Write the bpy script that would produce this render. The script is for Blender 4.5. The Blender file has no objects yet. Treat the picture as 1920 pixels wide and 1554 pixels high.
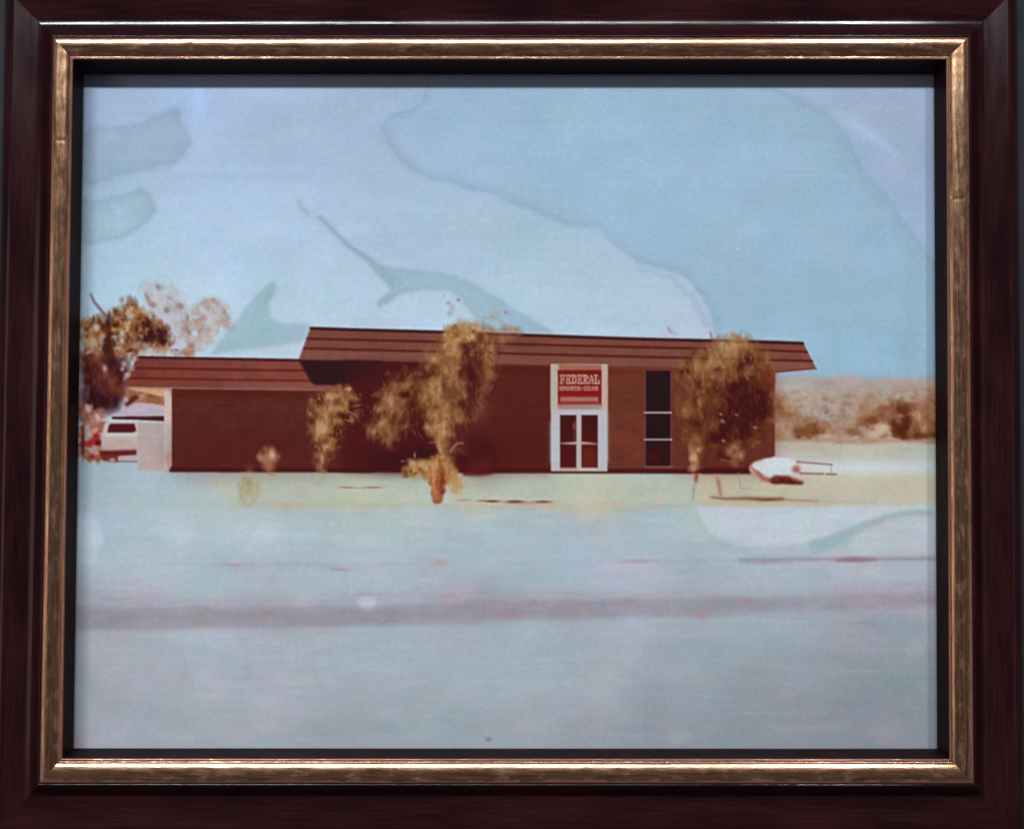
import bpy, math, random
import numpy as np
from mathutils import Matrix, Vector

# ------------------------------------------------------------------ camera, world, lamps, exposure
scene = bpy.context.scene
FOCAL = 2500.0                                   # pixels for a 1920 wide picture
CX, CY = 960.0, 777.0
CAM = np.array([0.00183, -0.01584, 0.39621])     # x right, y up, z out of the wall (metres)
RX, RY, RZ = -0.03398, -0.00116, -0.00232


def rotation(rx, ry, rz):
    cx, sx, cy, sy, cz, sz = (math.cos(rx), math.sin(rx), math.cos(ry), math.sin(ry), math.cos(rz), math.sin(rz))
    X = np.array([[1, 0, 0], [0, cx, -sx], [0, sx, cx]])
    Y = np.array([[cy, 0, sy], [0, 1, 0], [-sy, 0, cy]])
    Z = np.array([[cz, -sz, 0], [sz, cz, 0], [0, 0, 1]])
    return Z @ Y @ X


ROT = rotation(RX, RY, RZ)


def to_world(p):                                 # wall coordinates -> Blender (Y runs into the wall)
    p = np.asarray(p, float)
    return np.stack([p[..., 0], -p[..., 2], p[..., 1]], -1)


cam_data = bpy.data.cameras.new('camera')
cam = bpy.data.objects.new('camera', cam_data)
scene.collection.objects.link(cam)
ax = [Vector(to_world(ROT[i])) for i in range(3)]
m = Matrix.Identity(4)
for i in range(3):
    for j in range(3):
        m[j][i] = ax[i][j]
m.translation = Vector(to_world(CAM))
cam.matrix_world = m
cam_data.sensor_width = 36.0
cam_data.lens = FOCAL / 1920.0 * 36.0
cam_data.clip_start = 0.01
cam_data.clip_end = 50.0
scene.camera = cam

world = bpy.data.worlds.new('World')
scene.world = world
world.use_nodes = True
bg = world.node_tree.nodes['Background']
bg.inputs[0].default_value = (0.72, 0.54, 0.68, 1)
bg.inputs[1].default_value = 0.10


def lamp(name, loc, size, power, colour, target=(0, 0, 0)):
    d = bpy.data.lights.new(name, 'AREA')
    d.shape = 'RECTANGLE'
    d.size, d.size_y = size
    d.energy = power
    d.color = colour
    o = bpy.data.objects.new(name, d)
    scene.collection.objects.link(o)
    o.location = loc
    v = Vector(target) - Vector(loc)
    o.rotation_euler = v.to_track_quat('-Z', 'Y').to_euler()
    return o


lamp('key_light', (-0.22, -1.5, 0.82), (1.0, 0.08), 19.0, (0.86, 0.93, 1.0))
lamp('window_light', (-0.52, -1.5, 0.83), (0.40, 0.06), 8.0, (0.84, 0.92, 1.0))
lamp('second_light', (0.50, -1.5, 0.82), (0.10, 0.08), 9.5, (0.88, 0.92, 1.0))
lamp('ceiling_bounce', (0.0, -0.7, 1.6), (2.0, 0.8), 1.2, (0.84, 0.76, 1.0))  # unseen lamp standing in for light bounced off the ceiling
lamp('side_fill', (-1.15, -1.2, -0.05), (0.8, 0.8), 2.0, (1.0, 0.90, 0.80))  # unseen warm fill, added to lift the gilt of the left rail
lamp('far_side_fill', (1.15, -1.2, -0.05), (0.8, 0.8), 0.4, (1.0, 0.84, 0.80))  # dimmer unseen fill, added for the gilt on the right

scene.view_settings.view_transform = 'Standard'
scene.view_settings.look = 'None'
scene.view_settings.exposure = 0.0
scene.view_settings.gamma = 1.0
scene.render.engine = 'CYCLES'
scene.cycles.filter_width = 1.6
scene.cycles.max_bounces = 6

# ------------------------------------------------------------------ geometry of the frame
DEPTH = 0.0092                                   # how far the sight edge goes down to the glass
TO_PX = FOCAL


def project(P):
    q = (np.asarray(P, float) - CAM) @ ROT.T
    return np.stack([CX + FOCAL * q[..., 0] / -q[..., 2], CY - FOCAL * q[..., 1] / -q[..., 2]], -1)


def lay(px, py, z):                              # a point of the frame's plane at height z
    d = np.stack([(np.asarray(px, float) - CX) / FOCAL, -(np.asarray(py, float) - CY) / FOCAL, -np.ones(np.shape(px))], -1) @ ROT
    t = (z - CAM[2]) / d[..., 2]
    return CAM + d * t[..., None]


# the old frame is a little out of square: its corners, one by one (top left, top right, bottom right, bottom left)
OUT = lay([102, 1814, 1824, 76], [73, 72, 1467, 1466], 0.0)[:, :2]
INN = lay([137, 1774, 1780, 117], [112, 112, 1422, 1421], 0.0)[:, :2]
LOW = lay([157, 1751, 1757, 138], [140, 140, 1403, 1402], -DEPTH)[:, :2]
DIR = np.array([(-1, 1), (1, 1), (1, -1), (-1, -1)], float)


def link(o, parent=None):
    scene.collection.objects.link(o)
    if parent is not None:
        o.parent = parent
    return o


def mesh_obj(name, verts, faces, mat, parent=None, uv=None, smooth=True):
    me = bpy.data.meshes.new(name)
    me.from_pydata([tuple(v) for v in verts], [], [tuple(f) for f in faces])
    if uv is not None:
        l = me.uv_layers.new(name='UVMap')
        idx = np.empty(len(me.loops), np.int32)
        me.loops.foreach_get('vertex_index', idx)
        l.data.foreach_set('uv', np.asarray(uv, np.float32)[idx].ravel())
    me.polygons.foreach_set('use_smooth', [smooth] * len(me.polygons))
    me.materials.append(mat)
    me.update()
    return link(bpy.data.objects.new(name, me), parent)


# ------------------------------------------------------------------ materials
def new_mat(name):
    mt = bpy.data.materials.new(name)
    mt.use_nodes = True
    nt = mt.node_tree
    return mt, nt, nt.nodes['Principled BSDF']


def node(nt, kind, **kw):
    n = nt.nodes.new(kind)
    for k, v in kw.items():
        if k.startswith('i_'):
            n.inputs[k[2:]].default_value = v
        else:
            setattr(n, k, v)
    return n


def ramp(nt, src, stops):
    r = nt.nodes.new('ShaderNodeValToRGB')
    el = r.color_ramp.elements
    while len(el) < len(stops):
        el.new(0.5)
    for e, (p, c) in zip(el, stops):
        e.position = p
        e.color = (*c, 1) if len(c) == 3 else c
    nt.links.new(src, r.inputs[0])
    return r.outputs[0]


def uv_noise(nt, sx, sy, scale=1.0, detail=4, rough=0.6, seed=0.0):
    uv = node(nt, 'ShaderNodeUVMap')
    mp = node(nt, 'ShaderNodeMapping')
    mp.inputs['Scale'].default_value = (sx, sy, 1)
    mp.inputs['Location'].default_value = (seed, seed * 1.7, 0)
    nt.links.new(uv.outputs[0], mp.inputs[0])
    n = node(nt, 'ShaderNodeTexNoise')
    n.inputs['Scale'].default_value = scale
    n.inputs['Detail'].default_value = detail
    n.inputs['Roughness'].default_value = rough
    nt.links.new(mp.outputs[0], n.inputs[0])
    return n.outputs[0]


def mahogany():
    mt, nt, b = new_mat('mahogany lacquer')
    n = uv_noise(nt, 60, 1400, 1.0, 5, 0.65)
    n2 = uv_noise(nt, 25, 120, 1.0, 3, 0.5, 7.0)
    c = ramp(nt, n, [(0.25, (0.009, 0.003, 0.004)), (0.55, (0.024, 0.0065, 0.007)), (0.8, (0.042, 0.011, 0.010))])
    c2 = ramp(nt, n2, [(0.35, (0.55, 0.5, 0.6)), (0.7, (1.35, 1.1, 1.0))])
    mx = node(nt, 'ShaderNodeMix', data_type='RGBA', blend_type='MULTIPLY')
    mx.inputs[0].default_value = 1.0
    nt.links.new(c, mx.inputs[6])
    nt.links.new(c2, mx.inputs[7])
    nt.links.new(mx.outputs[2], b.inputs['Base Color'])
    r = ramp(nt, n2, [(0.3, (0.11,) * 3), (0.8, (0.18,) * 3)])
    nt.links.new(r, b.inputs['Roughness'])
    b.inputs['IOR'].default_value = 1.36
    bp = node(nt, 'ShaderNodeBump')
    bp.inputs['Strength'].default_value = 0.25
    bp.inputs['Distance'].default_value = 0.00006
    nt.links.new(n, bp.inputs['Height'])
    nt.links.new(bp.outputs[0], b.inputs['Normal'])
    return mt


def gilt():
    mt, nt, b = new_mat('rubbed gilt')
    n = uv_noise(nt, 70, 1500, 1.0, 4, 0.6)                 # drawn-out streaks of the leaf
    n2 = uv_noise(nt, 160, 420, 1.0, 5, 0.7, 3.0)           # patches rubbed to the red ground
    c = ramp(nt, n, [(0.28, (0.25, 0.105, 0.055)), (0.5, (0.42, 0.235, 0.125)), (0.72, (0.60, 0.41, 0.24))])
    vc = node(nt, 'ShaderNodeVertexColor')
    vc.layer_name = 'rub'
    sm = node(nt, 'ShaderNodeMath', operation='MULTIPLY_ADD')
    sm.inputs[1].default_value = 0.22
    nt.links.new(vc.outputs[0], sm.inputs[0])
    nt.links.new(n2, sm.inputs[2])
    k = ramp(nt, sm.outputs[0], [(0.54, (0, 0, 0)), (0.70, (0.85, 0.85, 0.85))])
    mx = node(nt, 'ShaderNodeMix', data_type='RGBA')
    nt.links.new(k, mx.inputs[0])
    nt.links.new(c, mx.inputs[6])
    mx.inputs[7].default_value = (0.22, 0.075, 0.065, 1)
    nt.links.new(mx.outputs[2], b.inputs['Base Color'])
    iv = ramp(nt, k, [(0.0, (0.93,) * 3), (1.0, (0.35,) * 3)])
    nt.links.new(iv, b.inputs['Metallic'])
    r = ramp(nt, n2, [(0.3, (0.12,) * 3), (0.75, (0.24,) * 3)])
    nt.links.new(r, b.inputs['Roughness'])
    bp = node(nt, 'ShaderNodeBump')
    bp.inputs['Strength'].default_value = 0.5
    bp.inputs['Distance'].default_value = 0.00008
    nt.links.new(n2, bp.inputs['Height'])
    nt.links.new(bp.outputs[0], b.inputs['Normal'])
    return mt


def dark_edge():
    mt, nt, b = new_mat('dark sight edge')
    n = uv_noise(nt, 90, 500, 1.0, 4, 0.6, 2.0)
    c = ramp(nt, n, [(0.3, (0.008, 0.003, 0.003)), (0.75, (0.020, 0.006, 0.005))])
    nt.links.new(c, b.inputs['Base Color'])
    b.inputs['Roughness'].default_value = 0.55
    b.inputs['Specular IOR Level'].default_value = 0.04
    return mt


def print_mat(name, rough):
    mt, nt, b = new_mat(name)
    a = node(nt, 'ShaderNodeVertexColor')
    a.layer_name = 'ink'
    tc = node(nt, 'ShaderNodeTexCoord')
    n = node(nt, 'ShaderNodeTexNoise')
    n.inputs['Scale'].default_value = 2600
    n.inputs['Detail'].default_value = 2
    nt.links.new(tc.outputs['Object'], n.inputs[0])
    g = ramp(nt, n.outputs[0], [(0.2, (0.955,) * 3), (0.8, (1.045,) * 3)])
    mx = node(nt, 'ShaderNodeMix', data_type='RGBA', blend_type='MULTIPLY')
    mx.inputs[0].default_value = 1.0
    nt.links.new(a.outputs[0], mx.inputs[6])
    nt.links.new(g, mx.inputs[7])
    nt.links.new(mx.outputs[2], b.inputs['Base Color'])
    b.inputs['Roughness'].default_value = rough
    b.inputs['Specular IOR Level'].default_value = 0.06
    return mt


def glass_mat():
    mt = bpy.data.materials.new('picture glass')
    mt.use_nodes = True
    nt = mt.node_tree
    nt.nodes.clear()
    out = node(nt, 'ShaderNodeOutputMaterial')
    mix = node(nt, 'ShaderNodeMixShader')
    tr = node(nt, 'ShaderNodeBsdfTransparent')
    tr.inputs[0].default_value = (0.985, 0.995, 0.99, 1)
    gl = node(nt, 'ShaderNodeBsdfGlossy')
    gl.inputs['Roughness'].default_value = 0.03
    lw = node(nt, 'ShaderNodeLayerWeight')
    lw.inputs['Blend'].default_value = 0.5
    pw = node(nt, 'ShaderNodeMath', operation='POWER')
    pw.inputs[1].default_value = 5.0
    ma = node(nt, 'ShaderNodeMath', operation='MULTIPLY_ADD')
    ma.inputs[1].default_value = 0.96
    ma.inputs[2].default_value = 0.035
    nt.links.new(lw.outputs['Facing'], pw.inputs[0])
    nt.links.new(pw.outputs[0], ma.inputs[0])
    nt.links.new(ma.outputs[0], mix.inputs[0])
    nt.links.new(tr.outputs[0], mix.inputs[1])
    nt.links.new(gl.outputs[0], mix.inputs[2])
    nt.links.new(mix.outputs[0], out.inputs[0])
    return mt


def wall_mat():
    mt, nt, b = new_mat('painted wall')
    tc = node(nt, 'ShaderNodeTexCoord')
    n = node(nt, 'ShaderNodeTexNoise')
    n.inputs['Scale'].default_value = 90
    n.inputs['Detail'].default_value = 6
    nt.links.new(tc.outputs['Object'], n.inputs[0])
    c = ramp(nt, n.outputs[0], [(0.3, (0.010, 0.011, 0.013)), (0.7, (0.018, 0.019, 0.021))])
    nt.links.new(c, b.inputs['Base Color'])
    b.inputs['Roughness'].default_value = 0.9
    bp = node(nt, 'ShaderNodeBump')
    bp.inputs['Strength'].default_value = 0.3
    bp.inputs['Distance'].default_value = 0.001
    nt.links.new(n.outputs[0], bp.inputs['Height'])
    nt.links.new(bp.outputs[0], b.inputs['Normal'])
    return mt


WOOD, GILT, EDGE, GLASS = mahogany(), gilt(), dark_edge(), glass_mat()
PRINT, BOARD = print_mat('faded photographic print', 0.45), print_mat('shade-toned backing board', 0.8)

# ------------------------------------------------------------------ the wall and the frame
wall_w = mesh_obj('wall', [(-1.5, 0.0175, -1.2), (1.5, 0.0175, -1.2), (1.5, 0.0175, 1.2), (-1.5, 0.0175, 1.2),
                           (-1.5, 0.10, -1.2), (1.5, 0.10, -1.2), (1.5, 0.10, 1.2), (-1.5, 0.10, 1.2)],
                  [(0, 1, 2, 3), (7, 6, 5, 4), (0, 4, 5, 1), (1, 5, 6, 2), (2, 6, 7, 3), (3, 7, 4, 0)], wall_mat(), smooth=False)
wall_w['kind'] = 'structure'

frame = bpy.data.objects.new('picture_frame', None)
frame.empty_display_size = 0.05
scene.collection.objects.link(frame)
frame['label'] = 'mahogany and gilt picture frame holding a faded, water-stained photograph of a brick club building'
frame['category'] = 'picture frame'

# profile beyond the gilt bead: slope by distance (mm)
sp = [0.0, 0.25, 0.3, 0.75, 1.2, 1.25, 5.2, 6.1, 6.6, 7.6, 8.8, 11.0, 14.4, 16.0, 17.0, 19.2, 20.0, 20.3]
sv = [-1.5, -1.5, 1.2, 0.0, -1.2, -2.2, -1.2, -0.34, -0.13, -0.04, 0.14, 0.20, 0.16, -0.45, -0.9, -2.0, -7, -9]
ps = np.concatenate([np.linspace(0, 1.3, 14), np.linspace(1.45, 20.3, 72)])
ss = np.interp(ps, sp, sv)
zs = np.concatenate([[0], np.cumsum(0.5 * (ss[1:] + ss[:-1]) * np.diff(ps))]) * 1e-3
zs = np.maximum(zs, -0.0172)
ps = ps * 1e-3
rng = np.random.RandomState(4)


# profile of the gilt bead, from the sight edge outward: a small fillet, then a lopsided round
BE = np.concatenate([np.linspace(0, 0.14, 8), np.linspace(0.17, 1, 34)])
bs = np.interp(BE, [0, .05, .11, .14, .17, .24, .36, .50, .66, .80, .93, .97, 1.0], [1.4, .1, -.9, .85, .66, .46, .34, .22, .06, -.06, -.18, -.75, -1.6])
BZ = np.concatenate([[0], np.cumsum(.5 * (bs[1:] + bs[:-1]) * np.diff(BE))]) * 0.0066


def strip(name, a, b, rows, mat, parent, nseg, wobble=0.0, nicks=()):
    """rows: list of (cornerA xy, cornerB xy, z); sweeps the section from corner a to corner b"""
    t = np.linspace(0, 1, nseg + 1)
    n = len(rows)
    V = np.zeros((nseg + 1, n, 3))
    run = (OUT[b] - OUT[a]) / np.linalg.norm(OUT[b] - OUT[a])
    UVs = np.zeros((nseg + 1, n, 2))
    L = np.linalg.norm(OUT[a] - OUT[b])
    w1 = np.zeros(nseg + 1)
    if wobble:
        for f, am in ((9, .45), (23, .3), (61, .25), (140, .2)):
            k = rng.randn(f + 2)
            w1 += am * np.interp(t * f, np.arange(f + 2), k)
    off = rng.rand() * 5
    acc = 0.0
    for j, (pa, pb, z) in enumerate(rows):
        if j:
            q = rows[j - 1]
            acc += math.hypot(np.linalg.norm(np.array(pa) - np.array(q[0])) / 1.414, z - q[2])
        V[:, j, 0] = pa[0] + (pb[0] - pa[0]) * t
        V[:, j, 1] = pa[1] + (pb[1] - pa[1]) * t
        shape = math.sin(math.pi * j / (n - 1))
        sq = ((V[:, j, :2] - OUT[a]) @ run) / L
        V[:, j, 2] = z + wobble * np.interp(sq, t, w1) * shape
        for (tn, wn, dn) in nicks:
            V[:, j, 2] -= dn * shape * np.exp(-((sq - tn) / wn) ** 2)
        UVs[:, j, 0] = sq * L + off
        UVs[:, j, 1] = acc + off
    F = []
    for i in range(nseg):
        for j in range(n - 1):
            v = i * n + j
            F.append((v, v + 1, v + n + 1, v + n))
    return mesh_obj(name, to_world(V.reshape(-1, 3)), F, mat, parent, UVs.reshape(-1, 2))


SIDES = [(0, 1, 'top'), (1, 2, 'right'), (2, 3, 'bottom'), (3, 0, 'left')]
for a, b, side in SIDES:
    rows = []
    for p, z in zip(ps, zs):
        rows.append((OUT[a] + DIR[a] * p, OUT[b] + DIR[b] * p, z))
    # back of the rail, round to the rebate
    rows.append((OUT[a] + DIR[a] * 0.0203, OUT[b] + DIR[b] * 0.0203, -0.0173))
    rows.append((LOW[a] + DIR[a] * 0.006, LOW[b] + DIR[b] * 0.006, -0.0173))
    rail = strip('frame_rail', a, b, rows, WOOD, frame, 80)
    rail['label'] = {'top': 'top mahogany rail with a pale window highlight along its hollow',
                     'bottom': 'bottom mahogany rail, nearly black beside the gilt',
                     'left': 'left mahogany rail', 'right': 'right mahogany rail'}[side]
    # the gilt half-round bead
    rows = []
    for e, zz in zip(BE, BZ):
        rows.append((INN[a] + (OUT[a] - INN[a]) * e, INN[b] + (OUT[b] - INN[b]) * e, zz))
    nk = {'top': [(0.149, 0.0016, 0.00016), (0.130, 0.0012, 0.00004), (0.936, 0.0009, 0.00012), (0.955, 0.0015, 0.00003), (0.225, 0.0015, 0.00004)],
          'bottom': [(0.44, 0.003, 0.00005)], 'left': [(0.30, 0.003, 0.00005), (0.86, 0.002, 0.00005)], 'right': [(0.22, 0.002, 0.00005)]}[side]
    bead = strip('gilt_bead', a, b, rows, GILT, rail, 420, 0.00003, nk)
    rub = np.tile(np.maximum(np.exp(-(BE / .13) ** 2), np.exp(-((1 - BE) / .12) ** 2)), 421)
    at_ = bead.data.color_attributes.new('rub', 'FLOAT_COLOR', 'POINT')
    at_.data.foreach_set('color', np.repeat(rub[:, None], 4, 1).astype(np.float32).ravel())
    # the dark sight edge going down to the glass
    rows = []
    for k in range(9):
        u = k / 8
        uu = u if k != 1 else 0.06
        if k == 0:
            rows.append((INN[a] - DIR[a] * 0.0, INN[b], 0.0))
            continue
        s = u ** 1.3
        rows.append((INN[a] + (LOW[a] - INN[a]) * s, INN[b] + (LOW[b] - INN[b]) * s, -DEPTH * u))
    rows.append((LOW[a] + DIR[a] * 0.006, LOW[b] + DIR[b] * 0.006, -DEPTH - 0.00005))
    edge = strip('sight_edge', a, b, rows[::-1], EDGE, rail, 40)

# ------------------------------------------------------------------ the printed picture
OX, OY, CW, CH = 110, 100, 1690, 1340            # painted in millimetre-sixths: one unit is about 0.16 mm of paper
yy, xx = np.mgrid[0:CH, 0:CW].astype(np.float32)
rnd = random.Random(11)


def up(a, h, w):                                 # bilinear enlargement of a small array
    a = np.asarray(a, np.float32)
    ys = np.linspace(0, a.shape[0] - 1, h)
    xs = np.linspace(0, a.shape[1] - 1, w)
    y0 = np.minimum(ys.astype(int), a.shape[0] - 2)
    x0 = np.minimum(xs.astype(int), a.shape[1] - 2)
    fy, fx = ys - y0, xs - x0
    fy = fy * fy * (3 - 2 * fy)
    fx = fx * fx * (3 - 2 * fx)
    r = lambda p, q: a[p][:, q]
    fy = fy[:, None]
    fx = fx[None, :]
    if a.ndim == 3:
        fy, fx = fy[..., None], fx[..., None]
    return (r(y0, x0) * (1 - fy) * (1 - fx) + r(y0, x0 + 1) * (1 - fy) * fx + r(y0 + 1, x0) * fy * (1 - fx) + r(y0 + 1, x0 + 1) * fy * fx).astype(np.float32)


nrg = np.random.RandomState(21)


def vnoise(cell, cx=None, h=CH, w=CW):
    cx = cx or cell
    return up(nrg.randn(int(h / cell) + 3, int(w / cx) + 3), h, w)


def field(points, sigma):
    """smooth wash of colour from (x, y, (r,g,b)) touches"""
    gy, gx = np.mgrid[0:CH:20, 0:CW:20].astype(np.float32)
    gx += OX
    gy += OY
    num = np.zeros(gx.shape + (3,), np.float32)
    den = np.zeros(gx.shape, np.float32) + 1e-9
    for x, y, c in points:
        w = np.exp(-((gx - x) ** 2 + (gy - y) ** 2) / (2 * sigma ** 2)) + 1e-6
        num += w[..., None] * (np.array(c, np.float32) / 255)
        den += w
    return up(num / den[..., None], CH, CW)


def blur1(a, s):
    if s <= 0.3:
        return a
    r = int(3 * s) + 1
    k = np.exp(-np.arange(-r, r + 1) ** 2 / (2 * s * s))
    k /= k.sum()
    p = np.pad(a, r, mode='edge')
    o = np.zeros((p.shape[0], a.shape[1]), np.float32)
    for i, kk in enumerate(k):
        o += kk * p[:, i:i + a.shape[1]]
    q = np.zeros_like(a)
    for i, kk in enumerate(k):
        q += kk * o[i:i + a.shape[0]]
    return q


def poly_mask(pts, soft=1.0, wig=0.0, wigs=14):
    P = np.array(pts, float)
    pad = int(3 * soft + 4 + 3 * wig)
    x0 = max(0, int(P[:, 0].min() - OX) - pad)
    x1 = min(CW, int(P[:, 0].max() - OX) + pad + 1)
    y0 = max(0, int(P[:, 1].min() - OY) - pad)
    y1 = min(CH, int(P[:, 1].max() - OY) + pad + 1)
    h, w = y1 - y0, x1 - x0
    acc = np.zeros((h, w), np.float32)
    X0, Y0 = np.meshgrid(np.arange(x0, x1) + OX, np.arange(y0, y1) + OY)
    if wig:
        nx, ny = vnoise(wigs, None, h, w) * wig, vnoise(wigs, None, h, w) * wig
    else:
        nx = ny = 0
    for sx, sy in ((.25, .25), (.75, .25), (.25, .75), (.75, .75)):
        X, Y = X0 + sx + nx, Y0 + sy + ny
        ins = np.zeros((h, w), bool)
        for i in range(len(P)):
            ax_, ay_ = P[i]
            bx_, by_ = P[(i + 1) % len(P)]
            if ay_ == by_:
                continue
            c = ((ay_ > Y) != (by_ > Y)) & (X < (bx_ - ax_) * (Y - ay_) / (by_ - ay_) + ax_)
            ins ^= c
        acc += ins
    return (slice(y0, y1), slice(x0, x1)), blur1(acc / 4, soft)


def put(sl, mk, col):
    col = np.array(col, np.float32)
    if col.ndim == 1:
        col = col / 255
    C[sl] = C[sl] * (1 - mk[..., None]) + col * mk[..., None]


def poly(pts, col, soft=1.0, a=1.0, wig=0.0, wigs=14, mottle=0.0, grad=None):
    sl, mk = poly_mask(pts, soft, wig, wigs)
    h, w = mk.shape
    c = np.ones((h, w, 3), np.float32) * np.array(col, np.float32) / 255
    if grad is not None:                         # second ink, reached at the right or at the foot
        c2, axis = grad
        t = np.linspace(0, 1, w if axis == 'x' else h)
        t = t[None, :, None] if axis == 'x' else t[:, None, None]
        c = c * (1 - t) + np.array(c2, np.float32) / 255 * t
    if mottle:
        c = c * (1 + mottle * (vnoise(7, 12, h, w) * .6 + vnoise(22, 40, h, w) * .7 + vnoise(3, 3, h, w) * .35))[..., None]
        c[..., 0] *= 1 + mottle * .35 * vnoise(18, None, h, w)
    put(sl, mk * a, c)


def rect(x0, y0, x1, y1, col, soft=1.0, a=1.0, **k):
    poly([(x0, y0), (x1, y0), (x1, y1), (x0, y1)], col, soft, a, **k)


def line(pts, width, col, soft=1.2, a=1.0):
    P = np.array(pts, float)
    W_ = np.array(width if hasattr(width, '__len__') else [width] * len(P), float)
    pad = W_.max() + 4 * soft + 2
    x0 = max(0, int(P[:, 0].min() - OX - pad))
    x1 = min(CW, int(P[:, 0].max() - OX + pad))
    y0 = max(0, int(P[:, 1].min() - OY - pad))
    y1 = min(CH, int(P[:, 1].max() - OY + pad))
    if x1 <= x0 or y1 <= y0:
        return
    X, Y = np.meshgrid(np.arange(x0, x1) + OX + .5, np.arange(y0, y1) + OY + .5)
    best = np.full(X.shape, 1e9)
    for i in range(len(P) - 1):
        d = P[i + 1] - P[i]
        t = np.clip(((X - P[i, 0]) * d[0] + (Y - P[i, 1]) * d[1]) / max(1e-6, d @ d), 0, 1)
        q = np.hypot(X - P[i, 0] - t * d[0], Y - P[i, 1] - t * d[1]) - (W_[i] * (1 - t) + W_[i + 1] * t) / 2
        best = np.minimum(best, q)
    put((slice(y0, y1), slice(x0, x1)), (a / (1 + np.exp(np.clip(best / (soft * .6), -30, 30)))).astype(np.float32), col)


def dab(x, y, rx, ry, ang, col, a=1.0, hard=1.0):
    r = max(rx, ry) * 2.2 + 1
    x0, x1 = max(0, int(x - OX - r)), min(CW, int(x - OX + r) + 1)
    y0, y1 = max(0, int(y - OY - r)), min(CH, int(y - OY + r) + 1)
    if x1 <= x0 or y1 <= y0:
        return
    X = np.arange(x0, x1)[None, :] + OX - x
    Y = np.arange(y0, y1)[:, None] + OY - y
    c, s = math.cos(ang), math.sin(ang)
    u = (X * c + Y * s) / rx
    v = (-X * s + Y * c) / ry
    mk = a * np.exp(-np.minimum(u * u + v * v, 30) ** hard)
    put((slice(y0, y1), slice(x0, x1)), mk.astype(np.float32), col)


def inside(x, y, P):
    c = False
    for i in range(len(P)):
        (ax_, ay_), (bx_, by_) = P[i], P[(i + 1) % len(P)]
        if (ay_ > y) != (by_ > y) and x < (bx_ - ax_) * (y - ay_) / (by_ - ay_) + ax_:
            c = not c
    return c


def spray(P, n, r, cols, a=(.3, .7), ang=(0, 3.14), el=1.8, jit=14):
    xs = [p[0] for p in P]
    ys = [p[1] for p in P]
    k = 0
    while k < n:
        x, y = rnd.uniform(min(xs), max(xs)), rnd.uniform(min(ys), max(ys))
        k += 1
        if not inside(x, y, P):
            continue
        c = rnd.choice(cols)
        j = rnd.uniform(-jit, jit)
        c = [min(255, max(0, v + j + rnd.uniform(-4, 4))) for v in c]
        q = rnd.uniform(*r)
        dab(x, y, q * el, q, rnd.uniform(*ang), c, rnd.uniform(*a), 1.3)


def foliage(P, inks, tones=(), cover=.75, soft=4, wig=6, wigs=9, amp=.2, cell=(8, 5), holes=.45, lean=0.0):
    """feathery leaf mass: inks from dark to light, tones = (x, y, rx, ry, +lighter / -darker)"""
    sl, mk = poly_mask(P, soft * 1.5, wig * .8, wigs)
    h, w = mk.shape
    n1 = blur1(vnoise(cell[0] * 1.9, cell[1] * 1.7, h, w), 1.6) * 1.3
    n2 = blur1(vnoise(7, 4.6, h, w), 1.0) * 1.0
    n3 = vnoise(24, 18, h, w)
    if lean:                                     # shear the fine grain so the sprays hang at a slant
        sh = (np.arange(h) * lean).astype(int)
        for r_ in range(h):
            n1[r_] = np.roll(n1[r_], sh[r_])
            n2[r_] = np.roll(n2[r_], sh[r_])
    Y, X = np.mgrid[sl[0].start:sl[0].stop, sl[1].start:sl[1].stop]
    X = X + OX
    Y = Y + OY
    t = .47 + amp * (n1 * .6 + n2 * .5 + n3 * .6)
    for x, y, rx, ry, g in tones:
        t = t + 1.25 * g * np.exp(-(((X - x) / rx) ** 2 + ((Y - y) / ry) ** 2))
    t = np.clip(t, 0, .999) * (len(inks) - 1)
    k = t.astype(int)
    f = (t - k)[..., None]
    L = np.array(inks, np.float32) / 255
    col = L[k] * (1 - f) + L[k + 1] * f
    nz = blur1(vnoise(11, 7, h, w), 1.5) * .8 + vnoise(5, 3.5, h, w) * .35 + n1 * .25 + vnoise(22, 16, h, w) * .45
    a = np.clip((mk + holes * .50 * nz - .06) / .95, 0, 1) * min(1, cover + .14) * np.clip(mk * 5 - .25, 0, 1)
    put(sl, blur1(a.astype(np.float32), .8), col.astype(np.float32))


# --- sky and ground washes
SKY = [(170, 180, (163, 180, 214)), (260, 190, (165, 184, 217)), (370, 180, (170, 192, 232)), (480, 200, (170, 188, 220)), (600, 230, (166, 184, 214)),
       (240, 400, (166, 188, 216)), (420, 300, (174, 194, 224)), (560, 350, (172, 190, 220)), (700, 200, (164, 182, 212)), (450, 450, (180, 202, 230)),
       (600, 480, (176, 198, 224)), (230, 500, (180, 204, 226)), (350, 600, (186, 206, 228)), (500, 560, (182, 204, 226)), (760, 420, (170, 190, 216)),
       (640, 620, (188, 206, 228)), (780, 600, (184, 204, 228)), (900, 450, (170, 190, 214)), (1000, 520, (172, 192, 216)), (1100, 560, (174, 194, 216)),
       (1100, 480, (170, 188, 212)), (1250, 600, (186, 200, 222)), (1230, 560, (176, 192, 214)), (1560, 180, (160, 178, 206)), (1680, 220, (160, 174, 206)), (1720, 320, (158, 174, 206)),
       (1700, 400, (162, 180, 212)), (950, 600, (182, 204, 222)), (1050, 600, (184, 204, 224)), (1500, 600, (150, 184, 208)), (1700, 600, (152, 184, 206))]
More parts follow.
